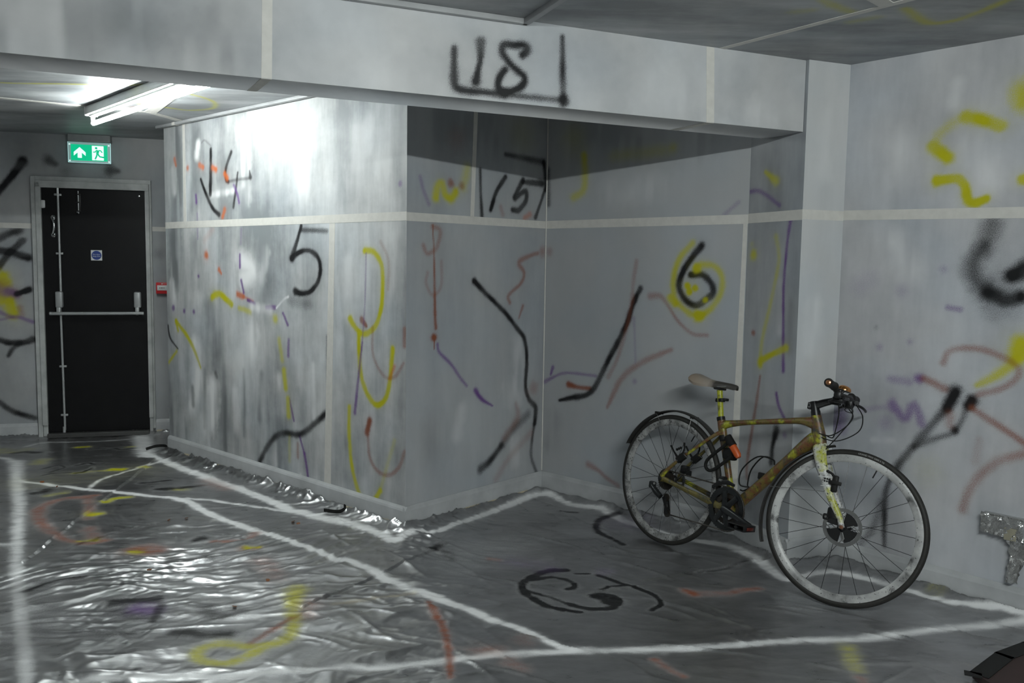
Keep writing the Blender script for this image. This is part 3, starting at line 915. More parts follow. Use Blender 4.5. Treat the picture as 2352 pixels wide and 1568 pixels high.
# ceiling and floor slabs
def slab(name, z, key, mat, xs, ys, thick):
    X, Y = np.meshgrid(xs, ys, indexing='ij')
    pos = np.stack([X, Y, np.full_like(X, z)], -1)
    rgba = paint_field(xs, ys, key) if key else np.zeros((len(xs), len(ys), 5))
    c = box((float(xs[0] + xs[-1]) / 2, float(ys[0] + ys[-1]) / 2, z + thick / 2 + (0.002 if thick > 0 else -0.002)),
            (float(xs[-1] - xs[0]), float(ys[-1] - ys[0]), abs(thick)))
    return struct(grid_object(name, pos, np.stack([X, Y], -1), rgba, mat, extra=c))

ceil_mat = painted_surface('paint_ceiling', (0.20, 0.205, 0.21), (0.46, 0.47, 0.47), (81, 2, 0), streak=(1.6, 7, 1), big=(0.8, 2.2, 1), rot=R(-26), contrast=1.7)
ceiling = slab('ceiling', CEIL, 'H', ceil_mat, axis(-4.4, 4.0, 0.014, (-3.4, 2.1), 0.25), axis(-2.7, 7.2, 0.014, (2.7, 6.4), 0.25), 0.12)
floor = slab('floor', -0.012, None, M_CONC, axis(-4.4, 4.0, 0.5), axis(-2.7, 7.2, 0.5), -0.12)

# downstand beam
BM0 = np.array([-1.561, 2.644]); BM1 = np.array([1.299, 3.90])
be, bn = nrm(BM0, BM1)
B_LEN = 3.114
BL = -2.90
xs = axis(BL, B_LEN, 0.008, (-0.3, B_LEN), 0.2); zs = axis(2.0, CEIL, 0.008)
S, Z = np.meshgrid(xs, zs, indexing='ij')
pos = np.stack([BM0[0] + be[0] * S, BM0[1] + be[1] * S, Z], -1)
bv = []
for d in (0.0008, 0.243):
    for s_ in (BL, B_LEN):
        for z in (2.0, CEIL):
            q = BM0 + be * s_ - bn * d
            bv.append((q[0], q[1], z))
bf = [(4, 6, 7, 5), (0, 4, 6, 2), (0, 1, 5, 4), (2, 6, 7, 3)]
beam = struct(grid_object('ceiling_beam', pos, np.stack([S, Z], -1), paint_field(xs, zs, 'G'),
              painted_surface('paint_beam', (0.38, 0.385, 0.39), (0.60, 0.60, 0.60), (91, 3, 0), streak=(2.2, 2, 1), contrast=1.3), extra=(bv, bf)))

# ------------------------------------------------------------------ pale tape lines left on the walls
def tape(parent, P, Q, quad, t=0.0012, mat=M_TAPE):
    """quad of (s, z) corners on the wall P-Q"""
    e, n = nrm(P, Q)
    V = []
    for d in (-0.001, t):
        for s_, z in quad:
            q = P + e * s_ + n * d
            V.append((q[0], q[1], z))
    F = [(3, 2, 1, 0), (4, 5, 6, 7), (0, 1, 5, 4), (1, 2, 6, 5), (2, 3, 7, 6), (3, 0, 4, 7)]
    return obj('tape_strip', (V, F), mat, parent, smooth=False)

def band(parent, P, Q, s0, s1, z0, z1, dz=0.0):
    return tape(parent, P, Q, [(s0, z0), (s1, z0 + dz), (s1, z1 + dz), (s0, z1)])

LA, LB, LC = np.linalg.norm(AB - A0), np.linalg.norm(BC - AB), np.linalg.norm(CF - BC)
LF, LE = np.linalg.norm(FE - CF), np.linalg.norm(ED - FE)
wo = float(np.linalg.norm(WR - W0))
band(wA, A0, AB, 0.0, LA, 1.605, 1.650, -0.005)
tape(wA, A0, AB, [(0.266, 1.648), (0.306, 1.648), (0.306, 2.31), (0.273, 2.31)])
tape(wA, A0, AB, [(1.875, 0.118), (1.938, 0.118), (1.985, 1.600), (1.934, 1.600)])
band(wB, AB, BC, 0.0, LB, 1.599, 1.642, 0.008)
tape(wB, AB, BC, [(0.455, 1.643), (0.484, 1.643), (0.508, 2.31), (0.478, 2.31)])
band(wC, BC, CF, 0.0, LC, 1.606, 1.652)
tape(wC, BC, CF, [(1.270, 0.125), (1.313, 0.125), (1.314, 1.607), (1.292, 1.607)])
band(wF, CF, FE, 0.0, LF, 1.608, 1.655)
band(wE, FE, ED, 0.0, LE, 1.611, 1.655)
band(wD, ED, D2, 0.0, 2.2, 1.614, 1.658, -0.04)
band(wW, W0, W1, 0.0, wo + 0.272, 1.606, 1.645)
band(wW, W0, W1, wo + 1.098, wo + 1.6, 1.608, 1.642)
tape(beam, BM0, BM1, [(0.764, 2.001), (0.799, 2.001), (0.804, 2.311), (0.770, 2.311)])
tape(beam, BM0, BM1, [(2.588, 2.001), (2.628, 2.001), (2.616, 2.311), (2.576, 2.311)])
for s0, s1 in ((0.764, 0.799), (2.588, 2.628)):
    V = []
    for z in (1.9988, 2.0005):
        for s_, d in ((s0, 0.0), (s1, 0.0), (s1 - 0.02, 0.24), (s0 - 0.02, 0.24)):
            q = BM0 + be * s_ - bn * d
            V.append((q[0], q[1], z))
    obj('tape_strip', (V, [(3, 2, 1, 0), (4, 5, 6, 7), (0, 1, 5, 4), (1, 2, 6, 5), (2, 3, 7, 6), (3, 0, 4, 7)]), M_TAPE, beam, smooth=False)

CT = [0.0010]
def ceil_tape(p, q, w0, w1=None):
    CT[0] += 0.0004
    p = np.array(p); q = np.array(q); w1 = w1 or w0
    e = (q - p) / np.linalg.norm(q - p); n = np.array([-e[1], e[0]])
    V = []
    for z in (CEIL - CT[0], CEIL + 0.001):
        for a, w_ in ((p, w0), (q, w1)):
            for k in ((-1, 1) if a is p else (1, -1)):
                b = a + n * k * w_ / 2
                V.append((b[0], b[1], z))
    obj('tape_strip', (V, [(0, 1, 2, 3), (7, 6, 5, 4), (0, 4, 5, 1), (1, 5, 6, 2), (2, 6, 7, 3), (3, 7, 4, 0)]), M_TAPE, ceiling, smooth=False)
ceil_tape((0.848, 3.745), (1.303, 3.085), 0.032); ceil_tape((1.303, 3.085), (1.80, 2.37), 0.032)
ceil_tape((1.308, 3.095), (0.45, 2.25), 0.055)
ceil_tape((-3.75, 4.64), (-2.29, 5.50), 0.045); ceil_tape((-2.305, 5.485), (-2.235, 5.78), 0.05)
ceil_tape((-1.80, 4.70), (-2.30, 5.48), 0.07)

# ------------------------------------------------------------------ skirting boards
def skirting(name, P, Q, s0, s1, h=0.135, t=0.017):
    e, n = nrm(P, Q)
    prof = [(0, -0.01), (t, -0.01), (t, h - 0.022), (t * 0.75, h - 0.012), (t * 0.35, h - 0.004), (t * 0.2, h), (0, h)]
    m_ = len(prof)
    V, F = [], []
    for s_ in (s0, s1):
        for d, z in prof:
            q = P + e * s_ + n * d
            V.append((q[0], q[1], z))
    F = [(i, (i + 1) % m_, m_ + (i + 1) % m_, m_ + i) for i in range(m_)]
    F = [tuple(reversed(f)) for f in F] + [tuple(range(m_)), tuple(range(2 * m_ - 1, m_ - 1, -1))]
    return struct(obj(name, (V, F), M_SKIRT, smooth=False))
skirting('baseboard_store_front', A0, AB, 0.0, LA + 0.017)
skirting('baseboard_store_side', AB, BC, -0.017, LB)
skirting('baseboard_alcove', BC, CF, 0.0, LC)
skirting('baseboard_pillar_side', CF, FE, 0.0, LF + 0.017)
skirting('baseboard_pillar_front', FE, ED, -0.017, LE)
skirting('baseboard_right', ED, D2, 0.0, float(np.linalg.norm(D2 - ED)), 0.12)
skirting('baseboard_door_left', W0, W1, 0.0, wo + 0.262, 0.13)
skirting('baseboard_door_right', W0, W1, wo + 1.098, wo + 1.9, 0.13)
# corner bead in the alcove corner
q = BC + nrm(AB, BC)[1] * 0.004 + nrm(BC, CF)[1] * 0.004
struct(obj('trim_1', tube([(q[0], q[1], 0.14), (q[0], q[1], CEIL)], 0.004, 6), M_TAPE))
# mini trunking: along the beam head, and along the store front head
def trunk(path, wd, ht, label_struct):
    parts = []
    for p, q in zip(path[:-1], path[1:]):
        p = np.array(p); q = np.array(q); e = (q - p) / np.linalg.norm(q - p); n = np.array([-e[1], e[0]])
        ang = math.atan2(e[1], e[0]); L_ = float(np.linalg.norm(q - p)) + wd * 0.5
        mid = (p + q) / 2
        parts.append(xf(rbox((0, 0, 0), (L_, wd, ht), 0.002), Matrix.Translation((mid[0], mid[1], CEIL - ht / 2)) @ Matrix.Rotation(ang, 4, 'Z')))
    return struct(obj(label_struct, join(*parts), M_TRUNK))
M_TRUNK = plain('trunking_paint', (0.33, 0.335, 0.34), 0.45, var=0.15, scale=6)
off = bn * 0.014
trunk([tuple(BM0 + be * BL + off), tuple(BM0 + be * 1.735 + off), tuple(BM0 + be * 1.735 + off + np.array([0.36, -0.88]) * 1.6)], 0.026, 0.020, 'trim_2')
eA, nA = nrm(A0, AB)
trunk([tuple(A0 - eA * 0.02 + nA * 0.03), tuple(A0 + eA * 2.4 + nA * 0.03)], 0.032, 0.018, 'trim_3')
q = A0 + eA * 0.235 + nA * 0.03
obj('tape_strip', xf(box((0, 0, 0), (0.04, 0.0345, 0.0205)), Matrix.Translation((q[0], q[1], CEIL - 0.0095)) @ Matrix.Rotation(math.atan2(eA[1], eA[0]), 4, 'Z')), M_TAPE, bpy.data.objects['trim_3'], smooth=False)

# ------------------------------------------------------------------ silver plastic sheet over the floor
def inside(X, Y, poly):
    c = np.zeros(X.shape, bool)
    for p, q in zip(poly, poly[1:] + poly[:1]):
        cond = (p[1] > Y) != (q[1] > Y)
        with np.errstate(divide='ignore', invalid='ignore'):
            xi = (q[0] - p[0]) * (Y - p[1]) / (q[1] - p[1] + 1e-12) + p[0]
        c ^= cond & (X < xi)
    return c

def offset_poly(poly, d):
    out = []
    N = len(poly)
    for i in range(N):
        p, c, q = poly[i - 1], poly[i], poly[(i + 1) % N]
        e1 = (c - p) / np.linalg.norm(c - p); e2 = (q - c) / np.linalg.norm(q - c)
        n1 = np.array([e1[1], -e1[0]]); n2 = np.array([e2[1], -e2[0]])
        b = n1 + n2
        b = b / np.linalg.norm(b)
        out.append(c + b * d / max(0.3, b.dot(n1)))
    return out

SHEET_POLY = offset_poly(POLY, 0.022)
STEP = 0.0075
gx = axis(-4.25, 3.2, STEP, (-3.9, 2.5), 0.05); gy = axis(-1.2, 6.95, STEP, (2.45, 6.75), 0.06)
X, Y = np.meshgrid(gx, gy, indexing='ij')
ins = inside(X, Y, SHEET_POLY)
def seg_dist(X, Y, p, q):
    d = q - p
    t = np.clip(((X - p[0]) * d[0] + (Y - p[1]) * d[1]) / d.dot(d), 0, 1)
    cx, cy = p[0] + t * d[0], p[1] + t * d[1]
    return np.hypot(X - cx, Y - cy), cx, cy
dist = np.full(X.shape, 9.0); NX = X.copy(); NY = Y.copy()
for p, q in zip(SHEET_POLY[1:9], SHEET_POLY[2:10]):
    d, cx, cy = seg_dist(X, Y, p, q)
    mk = d < dist
    dist = np.where(mk, d, dist); NX = np.where(mk, cx, NX); NY = np.where(mk, cy, NY)

def gauss(cx, cy, rx, ry, ang=0.0):
    c, s_ = math.cos(ang), math.sin(ang)
    u = (X - cx) * c + (Y - cy) * s_; v = -(X - cx) * s_ + (Y - cy) * c
    return np.exp(-(u / rx) ** 2 - (v / ry) ** 2)
# how crumpled each part of the sheet lies
rough_l = np.clip(gauss(-1.35, 3.55, 1.1, 1.2) + 0.9 * gauss(-0.9, 2.9, 1.3, 0.6) + 0.55 * gauss(-2.6, 4.7, 1.2, 1.2) + 0.3 * gauss(-0.3, 3.9, 0.5, 0.5), 0, 1)
near_wall = np.exp(-(dist / 0.10) ** 2)
near_box = np.exp(-(seg_dist(X, Y, A0, AB)[0] / 0.22) ** 2) + 0.7 * gauss(-0.52, 4.1, 0.3, 0.3)
wx = X + 0.10 * (vnoise(X * 2.1, Y * 2.1, 1) - 0.5) + 0.03 * (vnoise(X * 7, Y * 7, 2) - 0.5)
wy = Y + 0.16 * (vnoise(X * 1.7 + 9, Y * 1.7, 3) - 0.5) + 0.04 * (vnoise(X * 8 + 4, Y * 8, 4) - 0.5)
def rid(n):
    return 1 - np.abs(2 * n - 1)
def aniso(ang, fu, fv, seed):
    c, s_ = math.cos(ang), math.sin(ang)
    return vnoise((wx * c + wy * s_) * fu + 40, (-wx * s_ + wy * c) * fv + 40, seed)
h = np.zeros_like(X)
wx2 = wx + 0.10 * (vnoise(X * 3.3 + 5, Y * 3.3, 31) - 0.5) + 0.40 * (vnoise(X * 1.1 + 3, Y * 1.1, 41) - 0.5)
wy2 = wy + 0.14 * (vnoise(X * 3.1, Y * 3.1 + 8, 32) - 0.5) + 0.60 * (vnoise(X * 1.2, Y * 1.2 + 6, 42) - 0.5)
def aniso2(ang, fu, fv, seed):
    c, s_ = math.cos(ang), math.sin(ang)
    return vnoise((wx2 * c + wy2 * s_) * fu + 40, (-wx2 * s_ + wy2 * c) * fv + 40, seed)
patch = np.clip(1.6 * vnoise(X * 1.6 + 2, Y * 1.6, 33) - 0.2, 0.15, 1.2)
h += rough_l * (0.013 * rid(aniso2(R(22), 1.3, 3.8, 11)) ** 1.4 + 0.012 * patch * rid(aniso2(R(34), 2.2, 8.5, 12)) ** 1.5 + 0.0075 * rid(aniso2(R(8), 4.0, 17, 13)) ** 1.4 + 0.0040 * patch * rid(aniso2(R(30), 8, 30, 34)) ** 1.3 + 0.0016 * rid(aniso2(R(60), 22, 44, 14)))
h += 0.45 * (0.008 * rid(aniso(R(30), 0.8, 3.0, 15)) ** 2.5 + 0.0030 * rid(aniso2(R(-20), 2.5, 10.0, 16)) ** 2.5 + 0.0014 * rid(aniso2(R(55), 9.0, 22.0, 17)) ** 2)
h += (near_wall * 0.8 + near_box * 0.8) * (0.012 * rid(vnoise(wx * 9, wy * 9, 18)) ** 2 + 0.007 * rid(vnoise(wx * 21, wy * 21, 19)) ** 1.5)
# long creases and pressed folds
rng = np.random.default_rng(7)
def crease(x, y, ang, L_, amp, wd):
    dx, dy = math.cos(ang) * L_ / 2, math.sin(ang) * L_ / 2
    i0, i1 = np.searchsorted(gx, (x - abs(dx) - 0.05, x + abs(dx) + 0.05)); j0, j1 = np.searchsorted(gy, (y - abs(dy) - 0.05, y + abs(dy) + 0.05))
    if i1 <= i0 or j1 <= j0: return
    sl = (slice(i0, i1), slice(j0, j1))
    u = (X[sl] - x) * math.cos(ang) + (Y[sl] - y) * math.sin(ang)
    v = -(X[sl] - x) * math.sin(ang) + (Y[sl] - y) * math.cos(ang) + 0.05 * (u / L_) ** 2 * L_
    h[sl] += amp * np.exp(-np.abs(v) / wd) * np.clip(1.2 - np.abs(2 * u / L_), 0, 1)
for k in range(190):
    crease(rng.uniform(-0.9, 2.1), rng.uniform(2.7, 5.0), R(-32) + rng.normal(0, 0.5), rng.uniform(0.10, 0.65), rng.uniform(0.002, 0.0075), 0.0075)
for k in range(70):
    crease(rng.uniform(-0.6, 2.0), rng.uniform(2.75, 4.8), R(-25) + rng.normal(0, 0.35), rng.uniform(0.15, 0.6), rng.uniform(0.005, 0.012), 0.0075)
for k in range(160):
    crease(rng.uniform(-3.6, -0.3), rng.uniform(2.6, 6.0), R(15) + rng.normal(0, 0.6), rng.uniform(0.08, 0.5), rng.uniform(0.001, 0.006), 0.008)
# overlapping sheet edges: a lip where one sheet lies on the next
def lip(p, q, amp, wd=0.09):
    p, q = np.array(p), np.array(q)
    e = (q - p) / np.linalg.norm(q - p)
    u = (X - p[0]) * e[0] + (Y - p[1]) * e[1]; v = -(X - p[0]) * e[1] + (Y - p[1]) * e[0]
    L_ = np.linalg.norm(q - p)
    m_ = (u > -0.05) & (u < L_ + 0.05)
    v = v + 0.012 * (vnoise(u * 6, u * 0 + 3.3, 23) - 0.5)
    return np.where(m_ & (v > 0), amp * np.exp(-v / wd), 0.0)
h += lip((-2.19, 3.78), (-2.45, 5.80), 0.008)
h += lip((-0.78, 3.30), (-0.33, 4.03), 0.007)
h += lip((0.64, 3.67), (1.20, 3.95), 0.006)
# the edge rides up the skirting
h += 0.034 * np.exp(-dist / 0.022) * (0.6 + 0.8 * vnoise(wx * 14, wy * 14, 21))
h = np.maximum(h, 0) + 0.002
# press the sheet flat where the wheels stand
for cx, cy in ((0.762, 4.19), (1.357, 3.424)):
    g = np.exp(-((X - cx) ** 2 + (Y - cy) ** 2) / 0.07 ** 2)
    h = h * (1 - g) + 0.002 * g
keepv = ins
kq = keepv[:-1, :-1] | keepv[1:, :-1] | keepv[1:, 1:] | keepv[:-1, 1:]
keep_in = keepv[:-1, :-1].astype(int) + keepv[1:, :-1] + keepv[1:, 1:] + keepv[:-1, 1:]
kq = kq & (keep_in >= 1)
PX = np.where(ins, X, NX); PY = np.where(ins, Y, NY)
far_y = (Y < 2.4) & ~ins
PX = np.where(far_y, X, PX); PY = np.where(far_y, Y, PY)
rgba = paint_field(gx, gy, 'Z')

t = NT('silver_polythene')
sz = t.n('ShaderNodeAttribute', attribute_name='sz').outputs['Vector']
at = t.n('ShaderNodeAttribute', attribute_name='paint')
al = at.outputs['Alpha']
n1 = t.noise(sz, 1.4, 4, 0.6, mapscale=(1, 1.8, 1), rot=(0, 0, R(-25)))
n2 = t.noise(sz, 14.0, 4, 0.65, mapscale=(0.6, 1.6, 1), rot=(0, 0, R(-25)))
base = t.ramp(t.math('ADD', t.math('MULTIPLY', n1, 0.6), t.math('MULTIPLY', n2, 0.4)), [(0.34, (0.30, 0.30, 0.305)), (0.66, (0.56, 0.56, 0.565))])
sp = t.noise(sz, 150.0, 2, 0.6)
streakn = t.noise(sz, 1.0, 4, 0.6, mapscale=(9, 26, 1), rot=(0, 0, R(-25)))
al = t.math('MULTIPLY', al, t.math('ADD', 1.0, t.math('MULTIPLY', t.math('SUBTRACT', streakn, 0.30, True), 1.2)), True)
edge = t.math('MULTIPLY', al, t.math('SUBTRACT', 1.0, al))
al2 = t.math('ADD', al, t.math('MULTIPLY', edge, t.math('MULTIPLY', t.math('SUBTRACT', t.math('ADD', t.math('MULTIPLY', sp, 0.5), t.math('MULTIPLY', streakn, 0.5)), 0.5), 6.0)), True)
t.l(t.mix(al2, base, at.outputs['Color']), t.b.inputs['Base Color'])
t.l(t.math('MULTIPLY', t.math('SUBTRACT', 1.0, al2, True), 0.92), t.b.inputs['Metallic'])
t.l(t.math('ADD', t.math('MULTIPLY', n2, 0.22), t.math('ADD', t.math('MULTIPLY', al2, 0.12), 0.20)), t.b.inputs['Roughness'])
w1 = t.noise(sz, 1.0, 5, 0.65, mapscale=(7, 26, 1), rot=(0, 0, R(-28)))
w2 = t.noise(sz, 1.0, 4, 0.6, mapscale=(30, 60, 1), rot=(0, 0, R(30)))
t.bump(t.math('ADD', t.math('MULTIPLY', w1, 0.9), t.math('MULTIPLY', w2, 0.35)), 0.14, 0.010)
t.b.inputs['Specular IOR Level'].default_value = 0.3
sheet = grid_object('dust_sheet', np.stack([PX, PY, h], -1), np.stack([X, Y], -1), rgba, t.mat, keep=kq, smooth=True)
tag(sheet, 'crinkled silver plastic sheet covering the whole floor, sprayed with white lines', 'dust sheet')

# tan masking tape holding the sheet edge along the store front and side
def edge_tape(P, Q, s0, s1, d=0.019, seed=1):
    e, n = nrm(P, Q)
    rng = random.Random(seed)
    k = max(3, int((s1 - s0) / 0.05))
    V, F = [], []
    for i in range(k + 1):
        s_ = s0 + (s1 - s0) * i / k
        j = rng.uniform(-0.004, 0.004)
        for dd, z in ((d, 0.046 + j * 0.6), (d + 0.003, 0.020 + j), (d + 0.012, 0.010 + j)):
            for th in (0.0, 0.0012):
                q = P + e * s_ + n * (dd + th)
                V.append((q[0], q[1], z + th))
    for i in range(k):
        a = i * 6; b = a + 6
        F += [(a, a + 2, b + 2, b), (a + 2, a + 4, b + 4, b + 2), (a + 1, b + 1, b + 3, a + 3), (a + 3, b + 3, b + 5, a + 5), (a, b, b + 1, a + 1), (a + 4, a + 5, b + 5, b + 4)]
    F += [(0, 1, 3, 2), (2, 3, 5, 4), (k * 6, k * 6 + 2, k * 6 + 3, k * 6 + 1), (k * 6 + 2, k * 6 + 4, k * 6 + 5, k * 6 + 3)]
    o = obj('masking_tape', (V, F), M_TAN, sheet, smooth=False)
    o['label'] = 'tan masking tape along the sheet edge'
    return o
edge_tape(A0, AB, 0.25, 0.9, seed=1); edge_tape(A0, AB, 0.95, 1.8, seed=2); edge_tape(A0, AB, 1.95, 2.57, seed=3)
edge_tape(AB, BC, 0.12, 0.95, seed=4); edge_tape(W0, W1, wo + 1.105, wo + 1.19, seed=6)
# ------------------------------------------------------------------ door in the door wall (local x along wall, y out of the wall is -, z up)
eW, nW = nrm(W0, W1)
ANG_W = math.atan2(eW[1], eW[0])
door = struct(empty('door_1', (WR[0], WR[1], 0), (0, 0, ANG_W)))
DX0, DX1, DZ0, DZ1 = 0.334, 1.056, 0.055, 1.912
leaf = obj('leaf', rbox(((DX0 + DX1) / 2, 0.004, (DZ0 + DZ1) / 2), (DX1 - DX0, 0.04, DZ1 - DZ0), 0.002), M_DOOR, door, smooth=False)
leaf['label'] = 'black painted door leaf'
def jamb(x0, x1, z0, z1, d0, d1, nm):
    return obj(nm, rbox(((x0 + x1) / 2, -(d0 + d1) / 2, (z0 + z1) / 2), (x1 - x0, d1 - d0, z1 - z0), 0.003), M_FRAME, door, smooth=False)
jamb(0.268, 0.300, 0.005, 1.994, -0.02, 0.034, 'jamb'); jamb(1.078, 1.100, 0.06, 1.994, -0.02, 0.022, 'jamb')
jamb(0.268, 1.100, 1.962, 1.996, -0.02, 0.030, 'head_jamb')
jamb(0.300, 0.336, 0.115, 1.950, -0.02, 0.046, 'architrave'); jamb(1.055, 1.086, 0.15, 1.950, -0.02, 0.040, 'architrave')
jamb(0.300, 1.086, 1.912, 1.964, -0.02, 0.046, 'architrave')
jamb(0.302, 0.334, 0.005, 0.118, -0.02, 0.030, 'plinth_block'); jamb(1.056, 1.082, 0.04, 0.152, -0.02, 0.028, 'plinth_block')
obj('threshold', rbox(((DX0 + DX1) / 2, -0.03, 0.035), (DX1 - DX0, 0.07, 0.035), 0.006), plain('threshold_dark', (0.05, 0.05, 0.048), 0.5), door, smooth=False)
# vertical rods of the panic bolt
for z0, z1 in ((1.02, 1.905), (0.075, 0.99)):
    obj('bolt_rod', tube([(0.452, -0.034, z0), (0.452 if z0 > 1 else 0.447, -0.034, z1)], 0.0085, 8), M_HARD, door)
for z in (1.862, 1.423, 0.566, 0.191):
    b = obj('rod_bracket', rbox((0.451, -0.030, z), (0.05, 0.018, 0.016), 0.003), M_HARD, door)
obj('bolt_tip', tube([(0.447, -0.034, 0.055), (0.447, -0.034, 0.10)], 0.011, 8), M_HARD, door)
obj('bolt_tip', tube([(0.452, -0.034, 1.868), (0.452, -0.034, 1.915)], 0.010, 8), M_CHROME, door)
bar = obj('push_bar', tube([(0.387, -0.085, 0.972), (1.032, -0.085, 0.974)], 0.0125, 12), M_HARD, door)
bar['label'] = 'grey horizontal push bar'
for x in (0.443, 0.990):
    hz = obj('bolt_housing', rbox((x, -0.046, 1.075), (0.052, 0.046, 0.125), 0.012, 3), M_HARD, door)
    a = obj('bar_arm', rbox((x, -0.066, 0.990), (0.030, 0.052, 0.062), 0.008), M_HARD, hz)
for x in (0.388, 1.031):
    obj('bar_cap', lathe([(0.0125, 0), (0.013, 0.004), (0.013, 0.012), (0.0115, 0.014)], (1, 0, 0), (x - 0.007, -0.085, 0.973), 12), M_HARD, door)
# pull handle
hp = catmull([(0.412, -0.02, 1.690), (0.414, -0.05, 1.682), (0.424, -0.064, 1.655), (0.427, -0.066, 1.628), (0.424, -0.064, 1.600), (0.414, -0.05, 1.572), (0.412, -0.02, 1.564)], 5)
ph = obj('pull_handle', tube([tuple(p) for p in hp], 0.0075, 10), M_CHROME, door)
for z in (1.692, 1.562):
    obj('rose', lathe([(0.018, 0), (0.018, 0.004), (0.012, 0.009)], (0, -1, 0), (0.412, -0.017, z), 16), M_CHROME, ph)
# small barrel bolt near the head
bb_ = obj('barrel_bolt', rbox((0.590, -0.020, 1.80), (0.030, 0.008, 0.14), 0.002), M_BLKM, door)
obj('bolt_pin', tube([(0.590, -0.030, 1.725), (0.590, -0.030, 1.895)], 0.0045, 8), M_CHROME, bb_)
obj('bolt_knob', tube([(0.585, -0.032, 1.735), (0.585, -0.052, 1.735)], 0.005, 8), M_CHROME, bb_)
for z in (1.745, 1.81, 1.87):
    obj('staple', rbox((0.590, -0.031, z), (0.034, 0.014, 0.010), 0.003), M_BLKM, bb_)
obj('keeper', rbox((0.347, -0.024, 1.790), (0.030, 0.016, 0.060), 0.007), M_WHITE, door)
obj('screw_cap', lathe([(0.008, 0), (0.007, 0.003), (0.003, 0.004)], (0, -1, 0), (1.013, -0.016, 1.872), 12), M_CHROME, door)
# blue fire notice: "Fire door keep shut"
nt = obj('notice', rbox((0.703, -0.017, 1.414), (0.078, 0.0016, 0.078), 0.0005, 1), M_WHITE, door, smooth=False)
nt['label'] = 'square white notice with a blue disc'
M_BLUE = plain('notice_blue', (0.025, 0.055, 0.24), 0.35, var=0.03)
obj('disc', lathe([(0.0345, 0), (0.0345, 0.0006)], (0, -1, 0), (0.703, -0.0178, 1.414), 40), M_BLUE, nt, smooth=False)
for s_, dz in (('Fire door', 0.0065), ('keep shut', -0.0075)):
    obj('lettering', xf(text_vf(s_, 0.0135), Matrix.Translation((0.703, -0.0188, 1.414 + dz))), M_WHITE, nt, smooth=False)

# ------------------------------------------------------------------ call point beside the door
def on_W(s_, d, z):
    q = WR + eW * s_ + nW * d
    return (float(q[0]), float(q[1]), z)
cp = tag(empty('fire_call_point', on_W(1.168, 0.0, 1.168), (0, 0, ANG_W)), 'small red fire alarm call point on the wall right of the black door', 'fire alarm')
M_RED = plain('alarm_red', (0.55, 0.018, 0.022), 0.35, var=0.04)
obj('housing', rbox((0, -0.024, 0), (0.088, 0.048, 0.088), 0.005, 2), M_RED, cp)
obj('bezel', rbox((0, -0.050, 0.002), (0.070, 0.006, 0.040), 0.002), M_WHITE, cp)
M_DKTXT = plain('print_black', (0.02, 0.02, 0.02), 0.5)
pane = obj('break_panel', rbox((0, -0.0535, 0.002), (0.056, 0.002, 0.028), 0.0008), M_WHITE, cp)
obj('dot', lathe([(0.0045, 0), (0.0045, 0.001)], (0, -1, 0), (0, -0.0545, 0.002), 12), M_DKTXT, pane, smooth=False)
for sx in (-1, 1):
    V = [(sx * 0.008, -0.0552, 0.002), (sx * 0.017, -0.0552, 0.007), (sx * 0.017, -0.0552, -0.003)]
    obj('arrow', prism([(v[0], v[2]) for v in V], -0.0555, -0.0545), M_DKTXT, pane, smooth=False)
obj('indicator', lathe([(0.005, 0), (0.004, 0.002)], (0, -1, 0), (0.0, -0.048, 0.033), 10), M_WHITE, cp)

# ------------------------------------------------------------------ running man exit sign
ex = tag(empty('exit_sign', on_W(0.684, 0.075, 2.312), (0, 0, ANG_W)), 'glowing green exit sign with white arrow and running man above the black door', 'exit sign')
obj('mount', rbox((0, 0.034, -0.027), (0.292, 0.082, 0.054), 0.004), plain('exit_mount', (0.30, 0.31, 0.31), 0.45, var=0.08), ex, smooth=False)
M_ACR = NT('acrylic_edge')
M_ACR.b.inputs['Base Color'].default_value = (0.55, 0.66, 0.66, 1)
M_ACR.b.inputs['Roughness'].default_value = 0.12
M_ACR.b.inputs['Emission Color'].default_value = (0.45, 0.85, 0.80, 1)
M_ACR.b.inputs['Emission Strength'].default_value = 0.22
M_ACR = M_ACR.mat
EXG = plain('exit_green', (0.0, 0.35, 0.2), 0.4, emit=(0.0, 0.52, 0.24), es=0.9, var=0.02)
EXW = plain('exit_white', (0.8, 0.85, 0.85), 0.4, emit=(0.80, 1.0, 0.98), es=0.95, var=0.02)
EXE = plain('acrylic_bright_edge', (0.7, 0.8, 0.8), 0.3, emit=(0.55, 0.95, 0.95), es=0.9, var=0.02)
pl = obj('panel', rbox((0, 0, -0.133), (0.290, 0.006, 0.150), 0.001, 1), M_ACR, ex, smooth=False)
gf = obj('green_field', box((-0.001, -0.0036, -0.135), (0.250, 0.0012, 0.118)), EXG, ex, smooth=False)
for x, sx in ((-0.1455, 0.0016), (0.1455, 0.0016)):
    obj('lit_edge', box((x, 0, -0.133), (sx, 0.0062, 0.150)), EXE, pl, smooth=False)
obj('lit_edge', box((0, 0, -0.2085), (0.2925, 0.0062, 0.0016)), EXE, pl, smooth=False)
for x in (-0.134, 0.134):
    for z in (-0.076, -0.197):
        obj('stud', lathe([(0.0048, 0), (0.0048, 0.003), (0.003, 0.004)], (0, -1, 0), (x, -0.003, z), 12), EXW, pl)
def glyph(poly, x, z, sc, nm, mt, dy=0.0052):
    return obj(nm, prism([(x + a * sc, z + b * sc) for a, b in poly], -dy, -dy + 0.0012), mt, gf, smooth=False)
glyph([(0, 1.0), (1.02, 0.05), (1.02, -0.62), (0.36, -0.02), (0.36, -1.0), (-0.36, -1.0), (-0.36, -0.02), (-1.02, -0.62), (-1.02, 0.05)], -0.066, -0.135, 0.0395, 'arrow', EXW)
